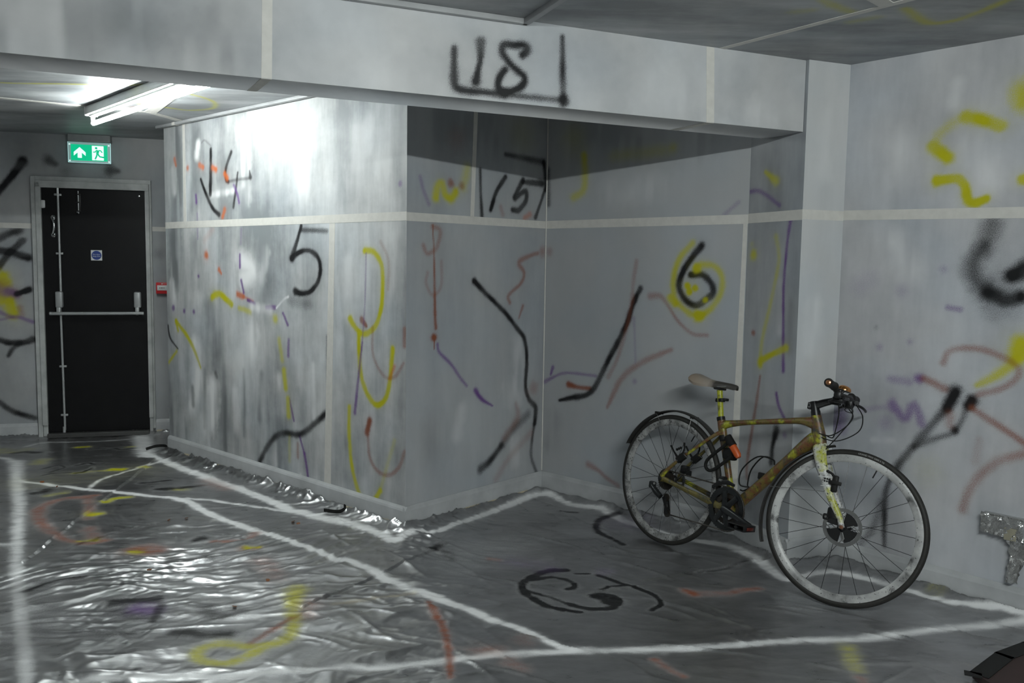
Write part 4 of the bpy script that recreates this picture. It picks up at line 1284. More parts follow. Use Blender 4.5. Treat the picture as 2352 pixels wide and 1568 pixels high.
obj('doorway', box((0.058, -0.0046, -0.135), (0.080, 0.0012, 0.106)), EXW, gf, smooth=False)
def limb(pts, wd, nm='running_figure'):
    V, F = [], []
    return [(p, wd) for p in pts]
fig = []
def stroke2d(pts, r):
    P = [(a, -0.0058, b) for a, b in pts]
    return tube(P, [(0.0006, r)] * len(P), 8, ref=(0, 1, 0))
fx, fz, k = 0.056, -0.135, 0.00108
def q_(a, b): return (fx + a * k, fz + b * k)
parts = [lathe([(0.0085, 0), (0.0085, 0.0012)], (0, -1, 0), (fx - 8 * k, -0.0052, fz + 34 * k), 20),
         stroke2d([q_(4, 18), q_(0, 2), q_(-2, -6)], 0.0092),
         stroke2d([q_(2, 20), q_(-8, 17), q_(-14, 7), q_(-28, 6)], 0.0042),
         stroke2d([q_(6, 19), q_(20, 18), q_(30, 4)], 0.0042),
         stroke2d([q_(-3, -6), q_(-6, -20), q_(-16, -42)], 0.0054),
         stroke2d([q_(2, -6), q_(14, -24), q_(34, -27), q_(44, -28)], 0.0054)]
obj('running_figure', join(*parts), EXG, gf, smooth=False)
obj('floor_notch', prism([q_(-14, -52), q_(-6, -52), q_(-14, -44)], -0.0056, -0.0046), EXG, gf, smooth=False)

# ------------------------------------------------------------------ fluorescent battens
def batten(loc, ang, L_, es, label, flip=1):
    r_ = tag(empty('fluorescent_light', loc, (0, 0, ang)), label, 'light', 'ceiling fluorescent battens')
    body = obj('body', rbox((0, 0, -0.026), (L_, 0.074, 0.050), 0.004), M_BATTEN, r_, smooth=False)
    obj('spine', rbox((0, 0, -0.055), (L_ - 0.02, 0.034, 0.012), 0.003), M_BATTEN, r_, smooth=False)
    for sx in (-1, 1):
        e_ = obj('end_cap', rbox((sx * (L_ / 2 + 0.004), 0, -0.028), (0.010, 0.077, 0.056), 0.003), M_WHITE, r_, smooth=False)
        obj('lamp_holder', rbox((sx * (L_ / 2 - 0.012), 0.004 * flip, -0.080), (0.018, 0.026, 0.056), 0.004), M_WHITE, r_, smooth=False)
    tb = obj('lamp_tube', tube([(-L_ / 2 + 0.02, 0.004 * flip, -0.100), (L_ / 2 - 0.02, 0.004 * flip, -0.100)], 0.013, 12),
             plain('tube_glow_%d' % int(es * 10), (0.9, 0.95, 0.95), 0.3, emit=(0.93, 1.0, 0.985), es=es, var=0.01), r_)
    tb['label'] = 'glowing white tube'
    return r_
M_BATTEN = plain('batten_enamel', (0.62, 0.64, 0.63), 0.35, var=0.08, scale=7)
ld = np.array([0.686, -0.728])
mid = np.array([-2.60, 5.33]) + ld * 0.90
batten((float(mid[0]), float(mid[1]), CEIL - 0.001), math.atan2(ld[1], ld[0]), 1.80, TUBE_STRENGTH, 'lit fluorescent batten on the ceiling behind the beam, near the exit sign', 1)
batten((FRONT_LAMP[0], FRONT_LAMP[1], CEIL - 0.001), R(FRONT_LAMP[2]), 1.53, FRONT_TUBE_STRENGTH, 'lit fluorescent batten on the ceiling in front of the beam, overhead', 1)

# ------------------------------------------------------------------ taped-over socket on the right wall
eD, nD = nrm(ED, D2)
ANG_D = math.atan2(eD[1], eD[0])
q = ED + eD * 0.755
so = tag(empty('covered_socket', (float(q[0]), float(q[1]), 0.0), (0, 0, ANG_D)), 'wall socket wrapped in shiny silver plastic and tape on the right wall, low down', 'socket cover')
t = NT('silver_film')
tc = t.n('ShaderNodeTexCoord').outputs['Object']
t.b.inputs['Base Color'].default_value = (0.50, 0.50, 0.49, 1); t.b.inputs['Metallic'].default_value = 0.75; t.b.inputs['Roughness'].default_value = 0.16
t.bump(t.noise(tc, 16, 4, 0.6), 0.8, 0.02)
M_FILM = t.mat
def crumple(nx, nz, fn, seed, amp):
    rng = random.Random(seed)
    V, F = [], []
    for i in range(nx + 1):
        for j in range(nz + 1):
            x, y, z = fn(i / nx, j / nz)
            V.append((x + rng.uniform(-amp, amp) * 0.4, y - abs(rng.gauss(0, amp)), z + rng.uniform(-amp, amp) * 0.4))
    for i in range(nx):
        for j in range(nz):
            a = i * (nz + 1) + j
            F.append((a, a + nz + 1, a + nz + 2, a + 1))
    return V, F
obj('box', rbox((0.0, -0.014, 0.366), (0.150, 0.028, 0.080), 0.004), M_FILM, so, smooth=False)
obj('film', crumple(16, 9, lambda u, v: (-0.078 + 0.156 * u, -0.031, 0.324 + 0.084 * v), 3, 0.006), M_FILM, so)
tp = obj('tape_piece', rbox((0.035, -0.036, 0.338), (0.045, 0.002, 0.050), 0.001), plain('aged_tape', (0.30, 0.28, 0.21), 0.4), so, smooth=False)
obj('hanging_film', crumple(7, 18, lambda u, v: (0.018 + 0.020 * v + (0.07 - 0.03 * v) * u + 0.01 * math.sin(v * 5), -0.020 - 0.012 * math.sin(u * 6), 0.325 - 0.185 * v), 5, 0.008), M_FILM, so)

# ------------------------------------------------------------------ dark board with taped edge, near right corner
bd = tag(empty('floor_board', (1.80, 2.86, 0.012)), 'dark reddish brown board edged with black tape on the floor, bottom right corner', 'board')
poly = [(1.580, 2.788), (1.744, 2.932), (1.894, 3.021), (2.10, 3.09), (2.25, 2.62), (1.62, 2.60)]
def flat(poly, z0, z1, o=(1.80, 2.86)):
    n = len(poly)
    V = [(p[0] - o[0], p[1] - o[1], z) for z in (z0, z1) for p in poly]
    return V, [tuple(range(n - 1, -1, -1)), tuple(range(n, 2 * n))] + [(i, (i + 1) % n, n + (i + 1) % n, n + i) for i in range(n)]
poly_ccw = list(reversed(poly))
obj('board', flat(poly_ccw, 0.0, 0.022), plain('board_brown', (0.030, 0.014, 0.012), 0.6, var=0.3, scale=6), bd, smooth=False)
for p, q_2, wd in (((1.570, 2.779), (1.750, 2.937), 0.055), ((1.738, 2.929), (1.900, 3.024), 0.055), ((1.888, 3.019), (2.10, 3.09), 0.055), ((1.552, 2.790), (1.600, 2.768), 0.028)):
    p = np.array(p); q2 = np.array(q_2); e_ = (q2 - p) / np.linalg.norm(q2 - p); n_ = np.array([e_[1], -e_[0]])
    quad = [p - n_ * 0.006, p + n_ * wd, q2 + n_ * wd, q2 - n_ * 0.006]
    obj('tape_edge', flat([tuple(a) for a in quad], 0.0205, 0.0245), M_BLACK, bd, smooth=False)

def sheet_z(x, y):
    return float(h[np.searchsorted(gx, x), np.searchsorted(gy, y)])
# curled offcuts of black tape by the store front
def curl(loc, pts, label):
    o = tag(empty('tape_offcut', loc), label, 'tape scrap', 'black tape scraps by the store front')
    P = [tuple(p) for p in catmull(pts, 5)]
    obj('strip', tube(P, [(0.010, 0.0009)] * len(P), 6, ref=(0, 0, 1)), M_BLACK, o)
curl((-2.56, 6.02, sheet_z(-2.56, 6.02) + 0.006), [(-0.06, 0.02, 0.014), (0.0, 0.05, 0.03), (0.07, 0.045, 0.034), (0.11, 0.0, 0.02), (0.125, -0.04, 0.008)], 'curled black tape scrap on the sheet at the far end of the store front')
curl((-0.97, 4.56, sheet_z(-0.97, 4.56) + 0.006), [(-0.05, 0.03, 0.006), (0.0, 0.0, 0.01), (0.05, -0.02, 0.016), (0.075, 0.01, 0.03), (0.06, 0.03, 0.034)], 'curled black tape scrap on the sheet by the foot of the vertical white strip')

# small rust-coloured paint flakes lying on the sheet
FLAKES = [(-1.793, 4.392), (-1.714, 4.427), (-1.143, 4.425), (-1.103, 4.367), (-2.723, 5.032), (-2.869, 5.136), (-1.078, 3.266), (-1.025, 3.53), (-1.572, 3.63)]
M_FLAKE = plain('paint_flake', (0.20, 0.07, 0.02), 0.6, var=0.3)
for i, (x, y) in enumerate(FLAKES):
    rg = random.Random(i)
    a_ = [rg.uniform(0.004, 0.010) for k_ in range(6)]
    P_ = [(a_[k_] * math.cos(k_ * 1.05) * 1.6, a_[k_] * math.sin(k_ * 1.05)) for k_ in range(6)]
    n_ = len(P_)
    V = [(p[0], p[1], z_ + 0.003 * math.sin(k_)) for z_ in (0.0, 0.0025) for k_, p in enumerate(P_)]
    F = [tuple(range(n_ - 1, -1, -1)), tuple(range(n_, 2 * n_))] + [(k_, (k_ + 1) % n_, n_ + (k_ + 1) % n_, n_ + k_) for k_ in range(n_)]
    o = obj('paint_flake', (V, F), M_FLAKE, smooth=False)
    o.location = (x, y, sheet_z(x, y) + 0.004)
    o.rotation_euler = (0, 0, rg.uniform(0, 6))
    tag(o, 'tiny rust-brown paint flake lying on the silver floor sheet', 'paint flake', 'paint flakes on the floor sheet')
# ------------------------------------------------------------------ bicycle (local x forward from the rear axle, y away from the camera side, z up)
LEAN, HEAD = R(9.0), R(-53.0)
bike = tag(empty('bicycle', (0.762, 4.190, 0.004), (-LEAN, 0, HEAD)), 'spray-painted yellow and rust city bicycle leaning against the pillar and right wall', 'bicycle')
RW = 0.324
WB = 0.960
HT0, HT1 = Vector((0.806, 0, 0.640)), Vector((0.768, 0, 0.762))      # head tube bottom, top
SAX = (HT1 - HT0).normalized()
STEER = R(20.0)
MS = Matrix.Translation(HT0) @ Matrix.Rotation(STEER, 4, SAX) @ Matrix.Translation(-HT0)

def camo(name, cols, scale=9.0, rough=0.42, loc=(0, 0, 0), chips=0.62):
    t = NT(name)
    tc = t.n('ShaderNodeTexCoord').outputs['Object']
    f = t.noise(tc, scale, 4, 0.55, loc=loc)
    n = len(cols)
    st = []
    for i, c in enumerate(cols):
        st.append((0.28 + 0.44 * i / (n - 1), c))
    base = t.ramp(f, st)
    g = t.noise(tc, scale * 1.7, 4, 0.6, loc=(loc[0] + 4, loc[1] + 2, 1))
    base = t.mix(t.math('MULTIPLY', t.math('SUBTRACT', g, 0.56, True), 7.0, True), base, (0.03, 0.03, 0.03))
    ch = t.noise(tc, 120, 3, 0.6)
    base = t.mix(t.math('MULTIPLY', t.math('SUBTRACT', ch, chips, True), 30.0, True), base, (0.015, 0.015, 0.015))
    t.l(base, t.b.inputs['Base Color'])
    t.b.inputs['Roughness'].default_value = rough
    return t.mat
C_YEL, C_RST, C_SIL, C_OLV, C_BRN = (0.36, 0.37, 0.02), (0.13, 0.045, 0.02), (0.36, 0.36, 0.35), (0.13, 0.105, 0.02), (0.17, 0.10, 0.04)
M_FRM = camo('frame_spray', [C_RST, C_BRN, C_OLV, C_RST, C_OLV, C_YEL, C_SIL], 12.0, loc=(2, 3, 1))
M_FRD = camo('frame_spray_dark', [(0.02, 0.02, 0.015), C_OLV, (0.07, 0.06, 0.02), C_YEL], 11.0, loc=(5, 1, 2))
M_POST = camo('post_spray', [C_OLV, C_YEL, C_YEL, (0.30, 0.32, 0.03)], 14.0)
M_FORK = camo('fork_spray', [C_RST, C_SIL, (0.55, 0.55, 0.54), C_YEL, C_SIL], 9.0, loc=(1, 6, 3), chips=0.60)
M_RIM = camo('rim_silver', [(0.08, 0.08, 0.08), (0.30, 0.30, 0.295), (0.44, 0.44, 0.43), (0.50, 0.50, 0.49)], 9.0, rough=0.38, chips=0.64)
M_RIMD = camo('rim_dirty', [(0.06, 0.06, 0.058), (0.24, 0.24, 0.235), (0.40, 0.40, 0.39)], 22.0, rough=0.5, chips=0.60)
M_TYRE = plain('tyre_rubber', (0.018, 0.017, 0.015), 0.6, spec=0.3, scale=60, bump=0.05)
M_STEEL = plain('worn_steel', (0.35, 0.35, 0.34), 0.3, 0.9)
M_GRIME = plain('greasy_chain', (0.035, 0.030, 0.025), 0.45, 0.4)
M_SPOKE = plain('black_spoke', (0.015, 0.015, 0.015), 0.35, 0.3)
M_PRINT = plain('tyre_print', (0.30, 0.30, 0.29), 0.5)
M_CRANK = plain('crank_grey', (0.022, 0.024, 0.025), 0.30, 0.5)

def bp(name, VF, mat, parent=bike, steer=False, smooth=True):
    if steer:
        VF = xf(VF, MS)
    return obj(name, VF, mat, parent, smooth)

# frame: one moulded body of flowing tubes
def ft(pts, radii, seg=14):
    P = catmull([tuple(p) + tuple(r) for p, r in zip(pts, radii)], 6)
    return tube([tuple(p[:3]) for p in P], [(float(p[3]), float(p[4])) for p in P], seg, ref=(0, 1, 0))
seat_tube = ft([(0.408, 0, 0.275), (0.352, 0, 0.43), (0.306, 0, 0.562), (0.280, 0, 0.635), (0.266, 0, 0.676)], [(0.017, 0.017), (0.016, 0.016), (0.017, 0.019), (0.017, 0.021), (0.017, 0.0185)])
top_tube = ft([(0.278, 0, 0.640), (0.318, 0, 0.655), (0.42, 0, 0.678), (0.58, 0, 0.708), (0.70, 0, 0.729), (0.770, 0, 0.730)], [(0.018, 0.026), (0.017, 0.018), (0.018, 0.0125), (0.019, 0.013), (0.021, 0.016), (0.022, 0.030)])
head_tube = ft([(0.806, 0, 0.640), (0.796, 0, 0.672), (0.782, 0, 0.718), (0.768, 0, 0.762)], [(0.027, 0.029), (0.026, 0.032), (0.023, 0.027), (0.021, 0.022)])
down_tube = ft([(0.790, 0, 0.668), (0.752, 0, 0.640), (0.66, 0, 0.541), (0.54, 0, 0.413), (0.445, 0, 0.312), (0.405, 0, 0.272)], [(0.024, 0.034), (0.024, 0.031), (0.023, 0.0255), (0.023, 0.024), (0.025, 0.026), (0.028, 0.028)])
bb_shell = lathe([(0.022, -0.043), (0.026, -0.040), (0.028, 0), (0.026, 0.040), (0.022, 0.043)], (0, 1, 0), (0.405, 0, 0.270), 20)
frame = bp('frame', join(seat_tube, top_tube, head_tube, down_tube, bb_shell), M_FRM)
frame['label'] = 'frame sprayed in yellow, rust and silver'
for sy in (-1, 1):
    mt = M_FRD if sy > 0 else M_FRM
    obj('seatstay', ft([(0.290, sy * 0.012, 0.610), (0.262, sy * 0.026, 0.590), (0.19, sy * 0.042, 0.526), (0.09, sy * 0.055, 0.436), (0.028, sy * 0.062, 0.372), (0.004, sy * 0.064, 0.338)],
        [(0.009, 0.012), (0.0085, 0.009), (0.008, 0.0078), (0.008, 0.0078), (0.009, 0.010), (0.006, 0.013)], 10), mt, frame)
    obj('chainstay', ft([(0.395, sy * 0.030, 0.272), (0.33, sy * 0.040, 0.276), (0.22, sy * 0.052, 0.296), (0.10, sy * 0.062, 0.316), (0.03, sy * 0.064, 0.328), (0.0, sy * 0.064, 0.328)],
        [(0.012, 0.019), (0.010, 0.017), (0.009, 0.0135), (0.008, 0.011), (0.008, 0.013), (0.006, 0.016)], 10), M_FRD, frame)
bp('axle_bolt', lathe([(0.006, 0), (0.011, 0.001), (0.011, 0.004), (0.006, 0.006)], (0, -1, 0), (0, -0.068, 0.327), 14), M_BLKM)
def band_(a, b, r, mt, nm, lab=None, par=bike):
    return bp(nm, tube([a, b], r, 14), mt, par)
band_((0.303, 0, 0.570), (0.293, 0, 0.596), 0.0196, M_BLACK, 'tube_band', par=frame)
band_((0.270, 0, 0.664), (0.264, 0, 0.680), 0.0205, M_BLKM, 'seat_clamp')

# seatpost and saddle
post = bp('seatpost', tube([(0.285, 0, 0.62), (0.266, 0, 0.676), (0.240, 0, 0.790), (0.236, 0, 0.806)], [0.0136, 0.0136, 0.0136, 0.0145], 14), M_POST)
obj('clamp_band', tube([(0.257, 0, 0.752), (0.253, 0, 0.768)], 0.0165, 14), M_BLACK, post)
obj('band_bolt', rbox((0.232, 0, 0.757), (0.022, 0.014, 0.018), 0.004), M_BLACK, post)
obj('light_mount', rbox((0.280, 0, 0.766), (0.026, 0.018, 0.014), 0.004), M_BLKM, post)
obj('saddle_clamp', rbox((0.236, 0, 0.816), (0.042, 0.050, 0.018), 0.005), M_BLKM, post)
stn = [(0.082, 0.060, 0.868, 0.022), (0.094, 0.069, 0.871, 0.032), (0.125, 0.068, 0.866, 0.040), (0.160, 0.054, 0.858, 0.034), (0.200, 0.034, 0.853, 0.026), (0.250, 0.023, 0.851, 0.020), (0.300, 0.020, 0.849, 0.019), (0.325, 0.017, 0.846, 0.018), (0.337, 0.010, 0.842, 0.012)]
V, F = [], []
sg = 14
for a, wd, z, dr in stn:
    for k_ in range(sg):
        u = -1 + 2 * k_ / (sg - 1)
        V.append((a, wd * u, z - dr * abs(u) ** 3 - 0.004 * (1 - abs(u)) * (1 if a > 0.1 else 0)))
    for k_ in range(sg):
        u = 1 - 2 * k_ / (sg - 1)
        V.append((a, wd * 0.92 * u, z - dr * abs(u) ** 3 - 0.012))
n2 = 2 * sg
for i in range(len(stn) - 1):
    for k_ in range(n2):
        l = (k_ + 1) % n2
        F.append((i * n2 + k_, (i + 1) * n2 + k_, (i + 1) * n2 + l, i * n2 + l))
F.append(tuple(range(n2))); F.append(tuple((len(stn) - 1) * n2 + k_ for k_ in range(n2 - 1, -1, -1)))
t = NT('saddle_skin')
tc = t.n('ShaderNodeTexCoord').outputs['Object']
sx_ = t.n('ShaderNodeSeparateXYZ'); t.l(tc, sx_.inputs[0])
wear = t.math('ADD', t.math('MULTIPLY', t.noise(tc, 25, 4), 0.05), sx_.outputs[0])
t.l(t.ramp(wear, [(0.10, (0.26, 0.20, 0.15)), (0.215, (0.30, 0.26, 0.22)), (0.245, (0.05, 0.045, 0.04)), (0.40, (0.04, 0.037, 0.033))]), t.b.inputs['Base Color'])
t.b.inputs['Roughness'].default_value = 0.45
saddle = bp('saddle', (V, F), t.mat)
saddle['label'] = 'worn tan and black saddle'
for sy in (-1, 1):
    obj('rail', tube([tuple(p) for p in catmull([(0.120, sy * 0.034, 0.846), (0.160, sy * 0.026, 0.830), (0.215, sy * 0.022, 0.823), (0.262, sy * 0.022, 0.824), (0.300, sy * 0.014, 0.832), (0.318, sy * 0.006, 0.838)], 4)], 0.0035, 8), M_STEEL, saddle)

# ---- wheels
def wheel(name_label, loc, mtx, rim_mat, n_sp, rotor_r, rotor_y, phase):
    tyre_p = [(RW - 0.014 + 0.014 * math.cos(a) * 1.0, 0.0135 * math.sin(a)) for a in [2 * math.pi * k / 12 for k in range(12)]]
    rim_p = [(RW - 0.022, -0.0105), (RW - 0.024, -0.0118), (RW - 0.034, -0.012), (RW - 0.047, -0.0095), (RW - 0.053, -0.0035), (RW - 0.053, 0.0035), (RW - 0.047, 0.0095), (RW - 0.034, 0.012), (RW - 0.024, 0.0118), (RW - 0.022, 0.0105)]
    wv = obj('wheel', ring(rim_p), rim_mat, bike)
    wv['label'] = name_label
    wv.matrix_local = mtx
    ty = obj('tyre', ring(tyre_p, n=112), M_TYRE, wv)
    hub = obj('hub', lathe([(0.006, -0.055), (0.010, -0.052), (0.011, -0.044), (0.021, -0.036), (0.021, -0.030), (0.014, -0.022), (0.013, 0.02), (0.021, 0.028), (0.022, 0.036), (0.011, 0.046), (0.006, 0.055)], (0, 1, 0), (0, 0, 0), 20), M_BLKM, wv)
    meshes = []
    for side in (-1, 1):
        for tan in (-1, 1):
            p0 = Vector((0.021 * math.cos(tan * 1.25), side * 0.031, 0.021 * math.sin(tan * 1.25)))
            p1 = Vector((RW - 0.050, side * 0.002, 0))
            VF = tube([tuple(p0), tuple(p1)], 0.00115, 5)
            me = bpy.data.meshes.new('spoke')
            me.from_pydata(VF[0], [], VF[1]); me.update(); me.materials.append(M_SPOKE)
            meshes.append(me)
    for i in range(n_sp):
        o = same('spoke', meshes[i % 4], wv)
        o.rotation_euler = (0, -(2 * math.pi * i / n_sp + phase), 0)
    obj('valve', tube([((RW - 0.050) * math.cos(0.9 + phase), 0, (RW - 0.050) * math.sin(0.9 + phase)), ((RW - 0.088) * math.cos(0.9 + phase), 0, (RW - 0.088) * math.sin(0.9 + phase))], [0.003, 0.0028], 8), M_BLKM, wv)
    rot_p = [(rotor_r, rotor_y - 0.0009), (rotor_r, rotor_y + 0.0009), (rotor_r - 0.015, rotor_y + 0.0009), (rotor_r - 0.015, rotor_y - 0.0009)]
    rt = [ring(rot_p, n=60)]
    for i in range(6):
        a = math.pi / 3 * i + phase
        c0, c1 = 0.022, rotor_r - 0.010
        rt.append(tube([(c0 * math.cos(a), rotor_y, c0 * math.sin(a)), (c1 * 0.7 * math.cos(a + 0.35), rotor_y, c1 * 0.7 * math.sin(a + 0.35)), (c1 * math.cos(a + 0.55), rotor_y, c1 * math.sin(a + 0.55))], [(0.0009, 0.005)] * 3, 6, ref=(0, 1, 0)))
    obj('brake_rotor', join(*rt), M_STEEL, wv)
    return wv
rear = wheel('dirty silver rear rim', None, Matrix.Translation((0, 0, RW)), M_RIMD, 24, 0.068, 0.040, 0.2)
fw = MS @ Matrix.Translation((WB, 0, RW))
# settle the steered wheel so that it still touches the ground
front = wheel('silver front rim with chipped paint', None, fw, M_RIM, 24, 0.078, -0.040, 0.35)
rotor_fins = []
for i in range(4):
    a = i * math.pi / 2 + 0.3
    blade = []
    n_ = 7
    for k_ in range(n_):
        u = k_ / (n_ - 1)
        blade.append((a + u * 1.15, 0.034 + 0.030 * (1 - abs(2 * u - 1))))
    P_ = [(0.018 * math.cos(a), 0.018 * math.sin(a))] + [(0.062 * math.cos(q), 0.062 * math.sin(q)) for q, _ in blade] + [(0.018 * math.cos(a + 1.15), 0.018 * math.sin(a + 1.15))]
    o = obj('rotor_fin', prism(P_, -0.0445, -0.0415), M_BLKM, front, smooth=False)
for i in range(4):
    a = i * math.pi / 2 + 0.18
    obj('rotor_arm', tube([(0.020 * math.cos(a), -0.0455, 0.020 * math.sin(a)), (0.046 * math.cos(a + 0.15), -0.0455, 0.046 * math.sin(a + 0.15)), (0.068 * math.cos(a - 0.25), -0.0455, 0.068 * math.sin(a - 0.25))], [(0.001, 0.0028)] * 3, 6, ref=(0, 1, 0)), M_STEEL, front)
# lettering on the front tyre wall
def ring_text(s_, size, rad, ang_mid, y, parent):
    V, F = text_vf(s_, size, 0.0003)
    out = []
    for x, yy, z in V:
        a = ang_mid - x / rad
        rr_ = rad + z
        bulge = math.sqrt(max(0.0, 0.0135 ** 2 - ((rr_ - (RW - 0.014)) * 0.96) ** 2))
        out.append((rr_ * math.cos(a), -bulge - 0.0006 + yy, rr_ * math.sin(a)))
    o = obj('lettering', (out, F), M_PRINT, parent, smooth=False)
    o['label'] = 'grey tyre lettering'
ring_text('GRAND PRIX 5000 S TR', 0.0105, RW - 0.0125, R(79), 0, front)
# cassette
cass = []
for i in range(8):
    rc = 0.052 - 0.0042 * i
    y = -0.022 - 0.0042 * i
    nteeth = 30 - 2 * i
    pl_ = []
    for k_ in range(nteeth * 2):
        a = math.pi * k_ / nteeth
        rr_ = rc + (0.0025 if k_ % 2 else -0.0012)
        pl_.append((rr_ * math.cos(a), rr_ * math.sin(a)))
    cass.append(prism(pl_, y, y - 0.002))
obj('cassette', join(*cass), M_GRIME, rear, smooth=False)

# ---- crankset, chain, derailleurs
BBc = (0.405, 0.270)
crk = bp('crankset', lathe([(0.010, -0.060), (0.012, -0.056), (0.012, 0.056), (0.010, 0.060)], (0, 1, 0), (BBc[0], 0, BBc[1]), 14), M_CRANK)
def toothed(r_, nt, y, th, inner):
    outer = []
    for k_ in range(nt * 2):
        a = math.pi * k_ / nt
        rr_ = r_ + (0.0028 if k_ % 2 else -0.0012)
        outer.append((rr_, a))
    V, F = [], []
    n_ = len(outer)
    for yy in (y - th / 2, y + th / 2):
        for rr_, a in outer:
            V.append((BBc[0] + rr_ * math.cos(a), yy, BBc[1] + rr_ * math.sin(a)))
        for rr_, a in outer:
            V.append((BBc[0] + inner * math.cos(a), yy, BBc[1] + inner * math.sin(a)))
    for i in range(n_):
        j = (i + 1) % n_
        F += [(i, j, n_ + j, n_ + i), (2 * n_ + j, 2 * n_ + i, 3 * n_ + i, 3 * n_ + j), (i, 2 * n_ + i, 2 * n_ + j, j), (n_ + j, 3 * n_ + j, 3 * n_ + i, n_ + i)]
    return V, F
obj('chainring', toothed(0.100, 48, -0.049, 0.003, 0.074), M_CRANK, crk, smooth=False)
obj('chainring', toothed(0.070, 34, -0.041, 0.003, 0.050), M_GRIME, crk, smooth=False)
CA = R(-14)
for k_ in range(4):
    a = CA + R(45 + 18 * (-1) ** k_) + k_ * math.pi / 2
    obj('spider_arm', tube([(BBc[0], -0.055, BBc[1]), (BBc[0] + 0.045 * math.cos(a), -0.056, BBc[1] + 0.045 * math.sin(a)), (BBc[0] + 0.082 * math.cos(a), -0.052, BBc[1] + 0.082 * math.sin(a))], [(0.006, 0.020), (0.006, 0.013), (0.004, 0.014)], 10, ref=(0, 1, 0)), M_CRANK, crk)
for sy, a in ((-1, CA), (1, CA + math.pi)):
    ex_, ez_ = BBc[0] + 0.168 * math.cos(a), BBc[1] + 0.168 * math.sin(a)
    y0 = 0.062 * sy; y1 = 0.078 * sy
    obj('crank_arm', tube([(BBc[0] - 0.014 * math.cos(a), y0, BBc[1] - 0.014 * math.sin(a)), (BBc[0], y0, BBc[1]), (BBc[0] + 0.08 * math.cos(a), y0 + 0.006 * sy, BBc[1] + 0.08 * math.sin(a)), (ex_, y1, ez_), (ex_ + 0.012 * math.cos(a), y1, ez_ + 0.012 * math.sin(a))],
        [(0.008, 0.012), (0.010, 0.019), (0.008, 0.015), (0.007, 0.0135), (0.006, 0.008)], 12, ref=(0, 1, 0)), M_CRANK, crk)
    pd = [obj('pedal', join(rbox((ex_, sy * 0.140, ez_ + 0.011), (0.088, 0.082, 0.005), 0.002), rbox((ex_, sy * 0.140, ez_ - 0.011), (0.088, 0.082, 0.005), 0.002),
          rbox((ex_ + 0.043, sy * 0.140, ez_), (0.006, 0.082, 0.027), 0.002), rbox((ex_ - 0.043, sy * 0.140, ez_), (0.006, 0.082, 0.027), 0.002),
          tube([(ex_, sy * 0.085, ez_), (ex_, sy * 0.180, ez_)], 0.008, 10)), M_BLKM, crk)]
    obj('pedal_reflector', rbox((ex_ + 0.0475, sy * 0.140, ez_), (0.003, 0.045, 0.014), 0.001), plain('reflector_red', (0.08, 0.012, 0.008), 0.3), crk)
def chain_run(p, q, y0, y1):
    out = []
    p, q = Vector((p[0], y0, p[1])), Vector((q[0], y1, q[1]))
    n_ = int((q - p).length / 0.0127)
    d_ = (q - p) / n_
    for i in range(n_):
        c_ = p + d_ * (i + 0.5)
        wd = 0.0028 if i % 2 else 0.0040
        a_ = p + d_ * (i - 0.05); b_ = p + d_ * (i + 1.05)
        out.append(tube([tuple(a_), tuple(a_.lerp(b_, 0.25)), tuple(c_), tuple(a_.lerp(b_, 0.75)), tuple(b_)], [(wd, 0.0034), (wd, 0.0042), (wd, 0.0026), (wd, 0.0042), (wd, 0.0034)], 6, ref=(0, 1, 0)))
    return out
ch = chain_run((0.010, 0.372), (0.385, 0.370), -0.040, -0.049) + chain_run((0.072, 0.162), (0.392, 0.170), -0.045, -0.049)
arc = [(BBc[0] + 0.101 * math.cos(a), BBc[1] + 0.101 * math.sin(a)) for a in [R(100 - 195 * i / 20) for i in range(21)]]
for p, q in zip(arc[:-1], arc[1:]):
    ch += chain_run(p, q, -0.049, -0.049)
chain = bp('chain', join(*ch), M_GRIME)
rd = bp('rear_derailleur', join(rbox((-0.028, -0.086, 0.290), (0.034, 0.026, 0.036), 0.008), tube([(-0.028, -0.090, 0.286), (0.012, -0.096, 0.262), (0.044, -0.096, 0.245)], [(0.012, 0.013), (0.013, 0.016), (0.011, 0.014)], 12, ref=(0, 1, 0))), M_CRANK)
obj('jockey_cage', join(tube([(0.052, -0.080, 0.247), (0.068, -0.078, 0.205), (0.074, -0.076, 0.168)], [(0.003, 0.014), (0.003, 0.009), (0.003, 0.014)], 10, ref=(0, 1, 0)),
     tube([(0.052, -0.056, 0.247), (0.068, -0.056, 0.205), (0.074, -0.056, 0.168)], [(0.002, 0.012), (0.002, 0.008), (0.002, 0.012)], 10, ref=(0, 1, 0))), M_BLKM, rd)
for c_ in ((0.056, 0.244), (0.074, 0.170)):
    obj('jockey_wheel', lathe([(0.019, -0.003), (0.019, 0.003)], (0, 1, 0), (c_[0], -0.066, c_[1]), 12), M_GRIME, rd, smooth=False)
obj('hanger_bolt', lathe([(0.007, 0), (0.006, 0.004)], (0, -1, 0), (-0.008, -0.095, 0.300), 12), M_STEEL, rd)
fd = bp('front_derailleur', join(rbox((0.352, -0.030, 0.392), (0.030, 0.030, 0.038), 0.006), tube([(0.315, -0.054, 0.352), (0.35, -0.054, 0.382), (0.40, -0.054, 0.392), (0.44, -0.054, 0.385)], [(0.0015, 0.008), (0.0015, 0.011), (0.0015, 0.011), (0.0015, 0.006)], 8, ref=(0, 1, 0))), M_BLKM)
obj('cage_bolt', rbox((0.355, -0.052, 0.394), (0.018, 0.010, 0.010), 0.002), M_STEEL, fd)
bp('brake_caliper', join(rbox((0.055, 0.044, 0.385), (0.046, 0.026, 0.040), 0.007), rbox((0.085, 0.040, 0.372), (0.026, 0.020, 0.030), 0.005)), M_BLKM)

